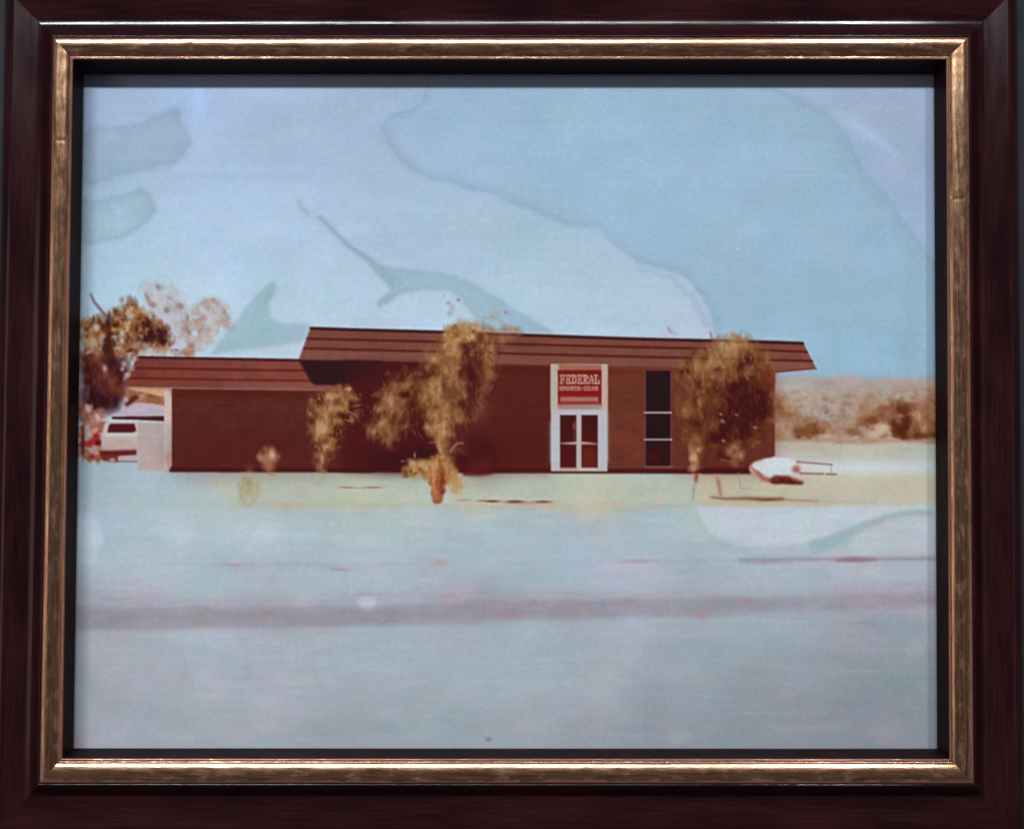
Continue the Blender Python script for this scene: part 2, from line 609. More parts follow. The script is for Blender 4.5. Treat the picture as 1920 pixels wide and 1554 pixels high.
GROUND = [(180, 900, (164, 184, 196)), (300, 900, (168, 186, 196)), (420, 910, (170, 186, 188)), (520, 915, (172, 186, 178)), (640, 925, (178, 190, 180)), (740, 920, (174, 188, 180)),
          (900, 910, (172, 184, 180)), (960, 925, (168, 184, 186)), (1100, 915, (184, 188, 180)), (1220, 915, (168, 184, 188)), (1330, 915, (190, 184, 164)), (1430, 920, (194, 184, 164)),
          (1550, 915, (194, 186, 170)), (1660, 920, (192, 188, 178)), (1730, 915, (188, 186, 180)), (1500, 870, (200, 204, 200)), (1650, 880, (192, 206, 214)), (1730, 880, (188, 200, 208)),
          (200, 1000, (174, 192, 206)), (300, 985, (172, 192, 204)), (450, 980, (176, 196, 210)), (600, 980, (172, 192, 210)), (760, 990, (170, 192, 206)), (900, 985, (166, 190, 206)),
          (1050, 985, (168, 188, 208)), (1200, 980, (166, 188, 202)), (1260, 1000, (164, 186, 198)), (1400, 980, (186, 202, 216)), (1550, 970, (190, 204, 216)), (1700, 1000, (176, 190, 204)),
          (1720, 1060, (170, 184, 200)), (200, 1080, (166, 180, 194)), (400, 1080, (168, 184, 196)), (600, 1080, (166, 184, 198)), (800, 1080, (166, 180, 194)), (1000, 1085, (160, 182, 192)),
          (1200, 1090, (172, 180, 198)), (1350, 1080, (160, 178, 190)), (1500, 1090, (158, 174, 188)), (1650, 1085, (172, 178, 196)), (1730, 1100, (160, 162, 178)),
          (200, 1130, (168, 174, 188)), (500, 1130, (164, 172, 186)), (900, 1120, (160, 168, 182)), (1300, 1120, (158, 168, 182)), (1600, 1140, (156, 156, 172)),
          (180, 1220, (166, 174, 188)), (260, 1250, (162, 170, 184)), (400, 1210, (168, 180, 198)), (500, 1230, (166, 176, 192)), (650, 1220, (160, 176, 192)), (800, 1230, (156, 176, 190)),
          (950, 1220, (156, 178, 190)), (1100, 1210, (158, 174, 188)), (1300, 1220, (150, 166, 180)), (1500, 1220, (142, 160, 172)), (1700, 1220, (138, 156, 168)),
          (180, 1370, (162, 166, 182)), (350, 1350, (158, 170, 182)), (500, 1360, (158, 168, 182)), (650, 1350, (152, 164, 178)), (800, 1340, (150, 166, 178)), (950, 1350, (152, 164, 178)),
          (1100, 1340, (150, 162, 176)), (1250, 1350, (142, 152, 166)), (1400, 1340, (138, 150, 162)), (1550, 1350, (136, 146, 160)), (1700, 1360, (132, 140, 156)), (1720, 1290, (136, 150, 162))]
C = field(SKY, 75)
G = field(GROUND, 52)
gm = 1 / (1 + np.exp(-(yy + OY - 845) / 2.0))[..., None]
C = C * (1 - gm) + G * gm
del G

C[:745] *= np.array([.990, 1.012, .992], np.float32)
poly([(400, 890), (1760, 890), (1760, 944), (1500, 948), (420, 950)], (186, 190, 172), 9, .35)

# --- water stains in the sky, with painted glare and gleams
big = [(795, 120), (790, 185), (762, 203), (728, 213), (713, 236), (722, 268), (750, 306), (800, 336), (860, 354), (920, 366), (960, 384), (1020, 409), (1062, 422),
       (1122, 436), (1152, 462), (1190, 494), (1240, 505), (1290, 528), (1328, 578), (1342, 640), (1400, 720), (1760, 720), (1760, 500), (1738, 470), (1722, 440), (1690, 398), (1660, 356),
       (1622, 322), (1592, 256), (1562, 214), (1500, 176), (1440, 160), (1380, 120)]
sl, mk = poly_mask(big, 5, 2.0, 30)
inner = blur1(mk, 11)
rim = np.clip(mk - inner, 0, 1)                  # the tide line runs just inside the edge
t = np.clip((xx[sl] + OX - 700) / 900, 0, 1)[..., None]
cin = (np.array([160, 186, 213]) * (1 - t) + np.array([149, 183, 205]) * t) / 255
put(sl, mk * .88, cin.astype(np.float32))
put(sl, np.clip(rim * 1.7, 0, .62), (138, 160, 180))
dab(1130, 300, 260, 130, .3, (152, 190, 214), .5)
dab(1400, 330, 150, 60, .2, (160, 188, 212), .3)
line([(1500, 190), (1560, 235), (1600, 300), (1650, 380), (1700, 450), (1730, 520)], [10, 18, 22, 20, 18, 14], (146, 170, 186), 9, .42)
line([(1712, 500), (1705, 600), (1700, 690)], [22, 18, 26], (146, 174, 190), 10, .5)
dab(1738, 600, 12, 70, 0, (156, 186, 212), .6)
dab(1560, 480, 90, 120, 0, (156, 184, 206), .4)
line([(716, 240), (724, 262), (745, 292), (780, 322)], [16, 15, 12, 8], (148, 166, 190), 6, .42)
line([(1190, 502), (1260, 520), (1300, 560), (1325, 610)], [4, 8, 12, 14], (154, 176, 194), 5, .5)
line([(1600, 235), (1640, 258), (1680, 290)], [5, 17, 8], (178, 202, 228), 6, .62)  # gleam off the buckled print, painted in as paler ink
line([(1545, 190), (1610, 235), (1690, 330)], [8, 20, 8], (170, 190, 218), 9, .4)  # wider, fainter part of that painted gleam
s1 = [(150, 250), (185, 232), (250, 236), (290, 216), (322, 202), (343, 206), (338, 226), (356, 243), (359, 270), (348, 296), (322, 314), (270, 320), (225, 330), (185, 344), (150, 350)]
sl, mk = poly_mask(s1, 5, 2.5, 18)
put(sl, mk * .68, (150, 173, 196))
put(sl, np.clip((mk - blur1(mk, 9)) * 1.3, 0, .4), (142, 162, 184))
dab(335, 262, 20, 34, 0, (150, 176, 198), .55)
dab(325, 212, 14, 10, 0, (150, 170, 190), .4)
dab(207, 258, 14, 12, 0, (172, 188, 214), .6)
s2 = [(150, 372), (200, 372), (262, 352), (284, 364), (293, 388), (286, 412), (262, 434), (226, 448), (185, 459), (150, 460)]
sl, mk = poly_mask(s2, 4, 2.0, 18)
put(sl, mk * .62, (152, 180, 198))
put(sl, np.clip((mk - blur1(mk, 9)) * 1.5, 0, .45), (142, 166, 184))
dab(278, 385, 14, 30, 0.2, (146, 176, 192), .5)
dab(222, 396, 9, 7, 0, (178, 202, 226), .5)
dab(200, 420, 40, 18, 0, (168, 198, 216), .4)
dab(371, 190, 17, 48, 0, (176, 204, 250), .62)  # upright lamp glare, painted into the sky colour
dab(372, 176, 40, 13, 0, (172, 196, 236), .4)  # painted spread of the same glare along the top
line([(335, 331), (430, 334), (580, 334)], [6, 10, 6], (162, 178, 206), 6, .5)
line([(330, 316), (450, 318), (560, 318)], [6, 8, 4], (178, 202, 230), 6, .5)
line([(160, 500), (300, 497), (580, 495)], [20, 6, 2], (176, 202, 224), 9, .3)
rect(330, 338, 585, 488, (178, 200, 230), 10, .22)
# the thin run and the leaf-shaped stains above the roof
ST = (152, 180, 196)
line([(561, 378), (566, 392), (577, 400)], [8, 11, 8], (150, 172, 194), 3, .65)
line([(600, 408), (622, 430), (655, 462), (690, 486), (716, 512), (742, 530)], [7, 9, 9, 11, 17, 24], (140, 166, 184), 3.0, .75)
sl, mk = poly_mask([(690, 486), (730, 500), (790, 508), (835, 508), (880, 524), (935, 558), (985, 590), (1040, 625), (905, 625), (890, 595), (862, 560), (838, 545), (790, 545), (752, 552),
                    (722, 572), (710, 578), (708, 566), (732, 545), (728, 528), (705, 512)], 3.5, 1.4, 16)
put(sl, mk * .78, (152, 182, 198))
put(sl, np.clip((mk - blur1(mk, 8)) * 1.0, 0, .3), (146, 172, 188))
line([(712, 572), (728, 556), (760, 543)], [10, 11, 8], (150, 174, 190), 3, .4)
sl, mk = poly_mask([(392, 668), (418, 632), (456, 580), (498, 536), (514, 528), (517, 535), (506, 566), (508, 598), (535, 606), (582, 607), (568, 642), (500, 652), (440, 660)], 3.5, 1.4, 16)
put(sl, mk * .85, (152, 182, 194))
line([(510, 534), (498, 562), (490, 585)], [8, 12, 8], (146, 178, 186), 4, .45)
poly([(395, 668), (580, 640), (572, 676), (390, 676)], (190, 208, 226), 5, .6)
line([(590, 596), (700, 604), (830, 610)], 14, (190, 206, 230), 8, .55)
line([(1060, 618), (1180, 622), (1320, 625)], 14, (192, 204, 226), 8, .5)
line([(1350, 620), (1420, 632), (1490, 636)], [2, 12, 4], (172, 196, 212), 6, .5)
dab(1383, 466, 4, 3, 0, (190, 208, 224), .6)

# --- hills and scrub on the right
poly([(1440, 712), (1500, 710), (1580, 706), (1640, 712), (1700, 712), (1770, 708), (1770, 846), (1440, 846)], (174, 158, 146), 4, .9, wig=2, mottle=.035, grad=((166, 142, 124), 'y'))
poly([(1440, 700), (1530, 704), (1500, 745), (1460, 770), (1440, 770)], (172, 170, 172), 9, .8)
dab(1555, 770, 60, 38, -.1, (166, 164, 164), .75)
dab(1600, 788, 26, 24, 0, (164, 168, 172), .7)
dab(1590, 716, 24, 14, 0, (184, 160, 166), .7)
dab(1680, 716, 30, 9, 0, (180, 156, 156), .6)
dab(1640, 745, 24, 20, 0, (164, 158, 152), .5)
hp = [(1450, 735), (1770, 725), (1770, 835), (1450, 835)]
spray(hp, 520, (2, 6), [(158, 124, 100), (182, 156, 138), (168, 138, 116), (190, 166, 148), (150, 112, 86), (176, 160, 150)], (.18, .5), (-.4, .4))
for x, y, rx, ry, c in [(1516, 802, 28, 13, (142, 98, 62)), (1500, 806, 14, 12, (132, 86, 52)), (1534, 812, 16, 8, (140, 94, 60)), (1476, 778, 11, 6, (140, 96, 58)), (1464, 762, 14, 5, (132, 84, 56)), (1462, 818, 12, 8, (158, 124, 92)),
                        (1600, 808, 12, 8, (146, 106, 76)), (1550, 770, 5, 6, (150, 116, 98)), (1582, 770, 6, 6, (150, 130, 122)),
                        (1636, 786, 16, 8, (112, 60, 34)), (1628, 792, 9, 7, (110, 56, 32)), (1662, 762, 18, 6, (140, 92, 66)), (1692, 766, 16, 14, (98, 44, 22)), (1694, 792, 11, 26, (86, 32, 20)),
                        (1678, 800, 14, 18, (92, 38, 28)), (1690, 815, 14, 9, (84, 30, 22)), (1722, 816, 18, 7, (112, 64, 40)), (1735, 806, 12, 9, (132, 88, 66)), (1735, 770, 22, 24, (158, 122, 96)),
                        (1618, 764, 14, 8, (160, 124, 96)), (1745, 745, 14, 20, (160, 124, 104))]:
    for q in range(9):
        dab(x + rnd.gauss(0, rx * .42), y + rnd.gauss(0, ry * .42), rx * rnd.uniform(.3, .55), ry * rnd.uniform(.35, .6), rnd.uniform(-.5, .5), [v + rnd.uniform(-12, 12) for v in c], .55, 1.4)
for x, y, rx, ry in [(1652, 800, 15, 9), (1640, 812, 16, 7), (1664, 806, 10, 9), (1540, 822, 30, 4), (1580, 820, 24, 5), (1480, 800, 10, 9)]:
    dab(x, y, rx, ry, 0, (196, 174, 150), .7, 1.4)
foliage([(1455, 800), (1475, 784), (1500, 780), (1520, 786), (1560, 796), (1600, 792), (1622, 800), (1622, 822), (1455, 824)], [(128, 84, 56), (158, 118, 88), (184, 150, 124)], [(1515, 800, 26, 14, -.3), (1600, 806, 14, 8, -.3), (1465, 815, 12, 8, -.2)], .5, 4, 6, 9, .3, (7, 9), .6)
SCR = [(92, 44, 26), (132, 82, 52), (162, 116, 84), (190, 158, 132)]
foliage([(1612, 800), (1620, 774), (1648, 762), (1672, 756), (1700, 748), (1716, 760), (1765, 752), (1765, 822), (1715, 826), (1690, 824), (1668, 800), (1640, 796)], [(80, 34, 22), (116, 66, 42), (150, 104, 74)], [(1692, 785, 24, 34, -.5), (1636, 788, 16, 8, -.4), (1735, 815, 20, 8, -.4)], .55, 3, 6, 9, .3, (7, 8), .7)
foliage([(1600, 792), (1615, 770), (1650, 758), (1690, 752), (1725, 758), (1765, 745), (1765, 826), (1700, 826), (1660, 806), (1612, 800)], SCR, [(1690, 775, 20, 16, -.5), (1692, 805, 16, 20, -.5), (1636, 786, 16, 8, -.4), (1655, 800, 14, 9, .5), (1745, 770, 16, 22, .2), (1730, 816, 20, 7, -.4), (1760, 800, 12, 20, -.3)], .62, 4, 5, 9, .24, (7, 9), .6)
foliage([(1480, 812), (1490, 792), (1510, 786), (1535, 788), (1550, 800), (1542, 816), (1500, 822)], SCR, [(1516, 806, 26, 9, -.25)], .7, 3, 4, 8, .2, (6, 9), .5)
foliage([(1455, 740), (1500, 770), (1590, 755), (1620, 745), (1765, 732), (1765, 780), (1600, 800), (1455, 800)], [(140, 96, 66), (162, 124, 98), (182, 152, 130)], [], .28, 8, 6, 12, .3, (7, 9), .8)
for x, y, rx, ry, c, a in [(1692, 766, 13, 10, (88, 40, 22), .7), (1696, 795, 9, 20, (80, 32, 20), .75), (1682, 808, 10, 10, (84, 34, 24), .7), (1636, 788, 13, 7, (106, 58, 34), .7), (1650, 779, 8, 5, (126, 78, 52), .6), (1727, 818, 16, 5, (104, 58, 36), .75),
                           (1516, 804, 22, 9, (130, 86, 52), .65), (1500, 809, 12, 7, (120, 74, 44), .6), (1476, 778, 10, 5, (130, 86, 52), .6), (1600, 810, 9, 6, (134, 92, 62), .6), (1665, 764, 16, 5, (132, 84, 58), .6), (1745, 800, 9, 12, (134, 90, 64), .5),
                           (1655, 802, 12, 8, (200, 180, 158), .7), (1643, 812, 12, 6, (196, 172, 150), .6), (1553, 816, 20, 4, (196, 176, 154), .5)]:
    dab(x, y, rx, ry, 0, c, a, 1.5)
dab(1688, 779, 7, 3, .1, (160, 124, 118), .7)
line([(1702, 764), (1712, 764), (1721, 768)], 1.6, (120, 76, 52), 1.3, .8)
dab(1656, 818, 8, 4, 0, (160, 92, 78), .6)
for x in range(1460, 1760, 17):
    dab(x + rnd.uniform(-6, 6), 826 + rnd.uniform(-3, 3), 12, 4, 0, (178, 138, 112), .5)
poly([(1440, 829), (1520, 828), (1560, 832), (1650, 832), (1700, 828), (1770, 834), (1770, 868), (1440, 868)], (188, 178, 162), 2.6, .9, wig=1.0, mottle=.02, grad=((184, 186, 178), 'x'))
poly([(1440, 848), (1770, 852), (1770, 872), (1440, 872)], (184, 188, 180), 5, .8)
poly([(1500, 866), (1770, 864), (1770, 892), (1560, 890)], (196, 208, 214), 6, .8)

# --- ground details
poly([(330, 886), (1760, 888), (1760, 944), (1500, 950), (1250, 952), (700, 950), (430, 950), (380, 910)], (180, 188, 178), 8, .25)
poly([(1308, 888), (1770, 890), (1770, 944), (1308, 948)], (198, 184, 158), 8, .45, mottle=.015)
for x, y, rx, ry, c, a in [(1105, 925, 52, 46, (194, 192, 176), .65), (1105, 960, 50, 18, (184, 198, 198), .4), (895, 945, 48, 34, (186, 190, 178), .45), (665, 938, 30, 14, (194, 194, 172), .6), (790, 955, 40, 30, (174, 192, 196), .4),
                           (162, 1008, 30, 48, (188, 204, 224), .75), (500, 1002, 26, 12, (184, 202, 216), .6), (330, 1002, 60, 14, (180, 198, 208), .5), (690, 1130, 16, 12, (196, 202, 226), .75),
                           (470, 1060, 16, 7, (196, 160, 176), .4), (540, 948, 26, 6, (206, 168, 156), .6), (825, 1054, 14, 7, (186, 152, 164), .6), (810, 1060, 30, 10, (176, 174, 190), .35),
                           (842, 1117, 14, 6, (186, 150, 166), .5), (955, 1150, 22, 7, (176, 132, 148), .55), (1176, 1128, 16, 6, (166, 136, 148), .65), (1190, 1052, 34, 6, (172, 158, 170), .5),
                           (1315, 1150, 14, 7, (182, 132, 148), .6), (1405, 1127, 22, 6, (166, 134, 148), .6), (1228, 946, 8, 6, (196, 168, 168), .6), (860, 1112, 50, 26, (176, 176, 192), .35),
                           (1190, 1075, 70, 24, (176, 182, 202), .5), (270, 1120, 40, 12, (178, 168, 184), .5), (230, 1105, 60, 16, (176, 178, 194), .4), (1710, 1215, 16, 14, (152, 164, 180), .6),
                           (1715, 1150, 26, 10, (172, 158, 172), .5), (1690, 1175, 60, 14, (144, 158, 170), .5), (1340, 1270, 20, 10, (162, 152, 166), .4), (1275, 1380, 26, 12, (162, 160, 172), .45),
                           (1110, 1350, 40, 20, (160, 158, 174), .4), (1655, 1375, 26, 14, (152, 150, 166), .4), (1480, 1305, 18, 10, (154, 148, 164), .4), (170, 1276, 14, 26, (146, 166, 174), .5),
                           (225, 1288, 14, 18, (160, 166, 170), .4), (330, 1222, 20, 10, (152, 166, 178), .4), (290, 1320, 40, 18, (154, 164, 174), .35), (345, 1268, 14, 20, (154, 166, 176), .35),
                           (470, 1268, 50, 9, (154, 162, 176), .3), (300, 1250, 26, 30, (172, 178, 192), .3), (400, 1385, 50, 14, (150, 162, 172), .35), (1190, 1200, 60, 12, (164, 176, 190), .3)]:
    dab(x, y, rx, ry, 0, c, a)
dab(916, 1385, 6, 4, 0, (122, 112, 136), .8)
line([(180, 945), (420, 946), (760, 948), (1100, 950), (1290, 948)], 5, (172, 178, 162), 4, .45)
line([(1150, 945), (1240, 948)], 4, (160, 174, 168), 4, .4)
line([(880, 945), (1160, 949)], 4, (190, 172, 156), 4, .5)
line([(1320, 945), (1560, 947)], 6, (196, 172, 146), 4, .45)
line([(150, 1062), (450, 1060), (800, 1058), (1250, 1055), (1400, 1050)], 6, (162, 174, 188), 4, .5)
line([(1390, 1050), (1560, 1048), (1750, 1047)], 6, (150, 146, 160), 4, .6)
line([(1570, 1050), (1600, 1048), (1640, 1049)], [3, 7, 3], (140, 98, 114), 3, .85)
line([(1430, 1049), (1480, 1054)], [4, 5], (160, 138, 154), 3, .5)
line([(420, 1058), (445, 1060)], 3, (160, 150, 166), 3, .5)
line([(620, 1066), (640, 1067)], 3, (176, 140, 156), 2.5, .5)
# road edge: the mauve band
mv = [(140, 1137), (400, 1138), (600, 1132), (700, 1136), (900, 1122), (1100, 1122), (1300, 1118), (1500, 1122), (1640, 1112), (1770, 1112), (1770, 1138), (1640, 1142), (1500, 1140), (1300, 1154),
      (1100, 1160), (900, 1166), (700, 1172), (500, 1176), (300, 1178), (140, 1180)]
poly(mv, (152, 149, 164), 6, .75, wig=2, wigs=40, mottle=.02)
poly([(140, 1150), (600, 1146), (1100, 1136), (1100, 1152), (600, 1162), (140, 1170)], (146, 140, 156), 7, .45)
poly([(140, 1108), (500, 1118), (900, 1104), (1300, 1106), (1770, 1090), (1770, 1110), (1300, 1122), (900, 1124), (140, 1136)], (162, 162, 178), 8, .35)
poly([(1560, 1100), (1770, 1086), (1770, 1130), (1560, 1124)], (170, 154, 172), 9, .5)
line([(150, 1170), (290, 1174)], 8, (160, 156, 164), 5, .5)
for k in range(70):
    dab(rnd.uniform(150, 1750), rnd.gauss(1140, 16), rnd.uniform(6, 30), rnd.uniform(1.5, 4), 0, rnd.choice([(172, 146, 162), (142, 142, 158), (166, 160, 172), (170, 136, 150)]), rnd.uniform(.12, .38))
# the pale loop and its grey-green tide line at the right
sl, mk = poly_mask([(1300, 930), (1770, 930), (1770, 955), (1700, 957), (1640, 968), (1565, 1000), (1500, 1018), (1430, 1024), (1370, 1020), (1330, 1000), (1308, 965)], 3.5, 1, 20)
mk = mk * np.clip((yy[sl] + OY - 945) / 8, 0, 1)
put(sl, mk * .7, (188, 203, 218))
line([(1304, 950), (1312, 985), (1340, 1016), (1385, 1034), (1450, 1040), (1520, 1034), (1580, 1022)], [6, 10, 14, 18, 22, 26, 30], (154, 174, 186), 7, .5)
line([(1530, 1024), (1575, 1008), (1620, 986), (1660, 970), (1700, 962), (1745, 960)], [26, 22, 14, 11, 10, 10], (146, 172, 182), 3.2, .72)
poly([(1590, 1030), (1630, 1000), (1690, 974), (1760, 972), (1760, 1036), (1640, 1036)], (184, 196, 210), 6, .6)
poly([(1548, 1100), (1560, 1070), (1610, 1058), (1760, 1058), (1760, 1080), (1640, 1092)], (174, 186, 200), 6, .5)
line([(1545, 1060), (1552, 1090), (1550, 1120)], 5, (150, 170, 178), 4, .4)
for x, y, rx, ry, c, a in [(1105, 925, 50, 50, (190, 192, 174), .55), (893, 950, 32, 28, (184, 192, 182), .42), (790, 962, 26, 24, (178, 194, 198), .4), (560, 940, 60, 18, (188, 190, 170), .3), (662, 940, 34, 16, (192, 194, 170), .5),
                           (160, 1008, 32, 50, (190, 206, 222), .6), (500, 1000, 20, 18, (182, 200, 212), .4), (450, 1000, 16, 16, (180, 198, 210), .35), (330, 990, 40, 30, (180, 198, 208), .35), (1190, 1075, 50, 34, (180, 184, 202), .4),
                           (689, 1130, 15, 13, (200, 204, 222), .6), (860, 1108, 28, 20, (180, 178, 194), .35), (1714, 1216, 17, 17, (156, 168, 182), .6), (1276, 1380, 22, 18, (160, 160, 172), .4), (1655, 1378, 24, 18, (152, 152, 166), .4), (250, 1104, 30, 20, (178, 178, 192), .3)]:
    P_ = [(x + rx * math.cos(q), y + ry * math.sin(q)) for q in np.linspace(0, 6.2832, 22)[:-1]]
    poly(P_, c, 3.0, a, wig=2.5, wigs=14)
# scalloped lower edge of the warm strip
poly([(400, 905), (430, 940), (560, 948), (700, 952), (800, 948), (900, 956), (960, 946), (1060, 960), (1120, 968), (1180, 955), (1290, 946), (1290, 900), (1100, 890), (400, 890)], (184, 190, 168), 3.0, .5, wig=3, wigs=22, mottle=.012)
poly([(1306, 890), (1770, 892), (1770, 940), (1500, 946), (1306, 946)], (194, 184, 160), 3.5, .38, wig=1.5, wigs=22, mottle=.012)
line([(440, 944), (700, 947), (860, 946)], 5, (176, 176, 152), 3, .5)
line([(870, 946), (1050, 948), (1170, 944)], 5, (190, 170, 150), 3, .5)
line([(1200, 947), (1290, 948)], 4, (158, 172, 164), 3, .5)
for x, y, rx, ry, c in [(540, 947, 24, 5, (208, 164, 150)), (463, 950, 14, 4, (196, 166, 156)), (444, 1058, 13, 5, (196, 150, 168)), (640, 1067, 16, 3, (182, 140, 158)), (825, 1054, 12, 6, (190, 150, 162)), (842, 1117, 14, 6, (190, 150, 166)), (958, 1151, 22, 7, (180, 130, 146)),
                        (1176, 1128, 14, 5, (162, 126, 140)), (1190, 1052, 34, 4, (172, 142, 156)), (1315, 1150, 13, 6, (186, 128, 146)), (1405, 1127, 20, 6, (172, 134, 148)), (1232, 946, 8, 7, (204, 168, 168)), (270, 1122, 36, 8, (186, 156, 172)), (1430, 1054, 30, 4, (166, 140, 152)),
                        (1600, 1049, 30, 4.5, (136, 92, 108)), (1345, 1262, 10, 6, (170, 148, 162)), (1345, 1272, 26, 3, (168, 148, 164)), (1480, 1303, 16, 8, (160, 150, 166)), (1170, 1334, 14, 8, (168, 152, 166)), (1100, 1345, 24, 12, (164, 156, 170))]:
    dab(x, y, rx, ry, 0, c, .5, 1.2)
poly([(140, 1139), (400, 1140), (700, 1137), (1000, 1126), (1300, 1122), (1640, 1114), (1770, 1114), (1770, 1136), (1640, 1142), (1300, 1152), (1000, 1162), (700, 1170), (400, 1177), (140, 1180)], (148, 144, 154), 4, .42, wig=2, wigs=34, mottle=.03)
poly([(140, 1118), (500, 1124), (900, 1108), (1300, 1108), (1300, 1118), (900, 1120), (500, 1134), (140, 1132)], (168, 160, 176), 5, .35)
line([(150, 1170), (300, 1174), (600, 1170)], 5, (150, 146, 152), 3, .4)
line([(1390, 1049), (1560, 1048), (1750, 1047)], 4, (146, 138, 152), 2.5, .6)
poly([(1750, 1160), (1700, 1150), (1640, 1150), (1600, 1160), (1770, 1260)], (136, 152, 164), 8, .35)
# dark lip of shade lines on the grass
for x, y, rx, ry, c, a in [(922, 939, 15, 2.6, (112, 62, 44), .9), (965, 940, 18, 3.2, (106, 54, 36), .95), (1018, 940, 16, 2.6, (116, 66, 46), .9), (868, 937, 14, 2, (182, 120, 108), .6), (902, 938, 9, 2.2, (150, 84, 74), .6),
                           (990, 942, 50, 3.5, (176, 128, 104), .5), (650, 913, 14, 2, (166, 116, 116), .8), (700, 913, 16, 2.2, (160, 100, 104), .8), (676, 914, 30, 2, (172, 150, 138), .6), (730, 911, 14, 2, (180, 160, 156), .4)]:
    dab(x, y, rx, ry, 0, c, a, 1.6)
line([(1335, 932), (1362, 935), (1400, 934), (1432, 936), (1466, 935)], [2, 3, 5, 6, 4], (116, 72, 50), 2.8, .9)
line([(1466, 936), (1500, 938), (1532, 939)], [3, 3, 2], (160, 120, 96), 2, .7)
line([(1532, 940), (1640, 943)], [2, 2], (176, 156, 136), 3, .5)
dab(1440, 936, 22, 3, 0, (98, 62, 30), .5)

# --- far left: tree, car, van, carport, fence
LEAF_L = [(64, 24, 14), (94, 50, 28), (128, 80, 48), (158, 110, 72), (188, 148, 116)]
foliage([(262, 560), (268, 540), (288, 526), (308, 532), (328, 550), (352, 575), (362, 600), (352, 640), (322, 650), (296, 628), (274, 596)], [(160, 132, 126), (182, 160, 160), (196, 182, 190), (198, 192, 206)],
        [(276, 560, 6, 12, -.6), (285, 571, 9, 6, -.5), (296, 538, 7, 6, -.6), (312, 581, 7, 6, -.6), (338, 573, 9, 6, -.5), (318, 558, 6, 4, -.4), (300, 600, 20, 16, .2)], .45, 7, 7, 8, .2, (6, 6), .7)
foliage([(335, 620), (345, 598), (362, 588), (372, 572), (392, 557), (412, 563), (426, 586), (433, 612), (420, 618), (404, 632), (388, 648), (362, 652), (350, 644)], [(140, 98, 76), (166, 126, 108), (186, 152, 138), (198, 176, 172)],
        [(382, 568, 10, 6, -.5), (400, 562, 10, 5, -.3), (422, 588, 7, 14, -.45), (400, 596, 10, 10, .3), (352, 622, 8, 7, -.3), (372, 624, 10, 7, -.3), (392, 610, 8, 8, .1)], .55, 6, 6, 8, .26, (6, 6), .7)
line([(376, 571), (392, 562), (410, 568), (422, 588), (429, 606)], [6, 7, 7, 8, 4], (158, 118, 100), 3.5, .5)
for x, y, rx, ry, an in [(276, 558, 4, 11, -.5), (286, 571, 7, 5, 0), (296, 538, 6, 5, .6), (312, 581, 5, 6, -.4), (338, 573, 7, 5, .6), (351, 596, 3, 6, 0), (228, 562, 5, 6, 0)]:
    dab(x, y, rx, ry, an, (146, 116, 106), .7, 1.2)
a1 = [(152, 598), (174, 594), (188, 588), (204, 598), (212, 584), (226, 572), (240, 562), (258, 566), (270, 580), (284, 594), (302, 600), (316, 616), (324, 636), (316, 658), (296, 664), (284, 652), (262, 656), (215, 676), (205, 705), (152, 705)]
foliage(a1, LEAF_L, [(250, 585, 24, 16, .22), (180, 620, 20, 22, .1), (226, 600, 12, 14, .12), (268, 605, 12, 12, -.35), (290, 628, 28, 16, -.5), (312, 640, 12, 14, -.4), (240, 632, 20, 8, -.15), (206, 640, 8, 40, -.5), (280, 656, 16, 9, .35), (230, 662, 16, 10, -.1), (180, 680, 20, 20, -.1)],
        .92, 4, 7, 7, .30, (6, 6), .5)
foliage([(212, 640), (330, 648), (330, 670), (225, 674)], [(100, 52, 32), (150, 104, 72), (186, 156, 140), (200, 184, 184)], [(290, 655, 20, 8, .2)], .5, 3, 5, 7, .3, (5, 6), .7)
poly([(306, 664), (318, 650), (326, 668)], (196, 196, 204), 3, .7)
poly([(332, 668), (338, 654), (350, 650), (362, 644), (366, 668)], (160, 110, 78), 2.6, .85, wig=2.5, wigs=6, mottle=.08)
dab(331, 656, 4, 3, 0, (130, 100, 100), .8)
dab(345, 640, 14, 9, 0, (190, 184, 194), .4)
line([(170, 552), (176, 565), (188, 580), (198, 592)], [3, 5, 6, 4], (132, 96, 104), 1.8, .9)
line([(205, 586), (202, 620), (208, 655), (214, 700)], [4, 7, 12, 18], (76, 28, 20), 3.2, .85)
lowt = [(150, 660), (200, 665), (240, 672), (250, 695), (236, 725), (234, 752), (212, 776), (150, 790)]
foliage(lowt, [(44, 12, 22), (66, 22, 28), (88, 36, 32), (116, 58, 46)], [(190, 760, 30, 30, -.2), (225, 690, 12, 16, -.2)], .95, 5, 5, 10, .2, (8, 8), .15)
line([(160, 665), (188, 680), (200, 700), (218, 730)], [8, 10, 9, 6], (128, 76, 54), 5, .6)
line([(160, 650), (175, 655), (185, 665)], 12, (166, 112, 84), 5, .6)
line([(208, 728), (232, 738), (244, 752)], [12, 16, 10], (112, 48, 30), 5, .7)
for x, y, rx, ry in [(214, 631, 5, 4), (228, 639, 4, 4), (232, 682, 5, 5), (229, 691, 4, 5), (252, 673, 5, 6), (238, 702, 6, 5), (243, 663, 7, 3), (266, 662, 5, 4), (165, 660, 6, 3), (196, 690, 5, 7)]:
    dab(x, y, rx, ry, rnd.uniform(-.6, .6), (200, 172, 170), .75, 1.1)
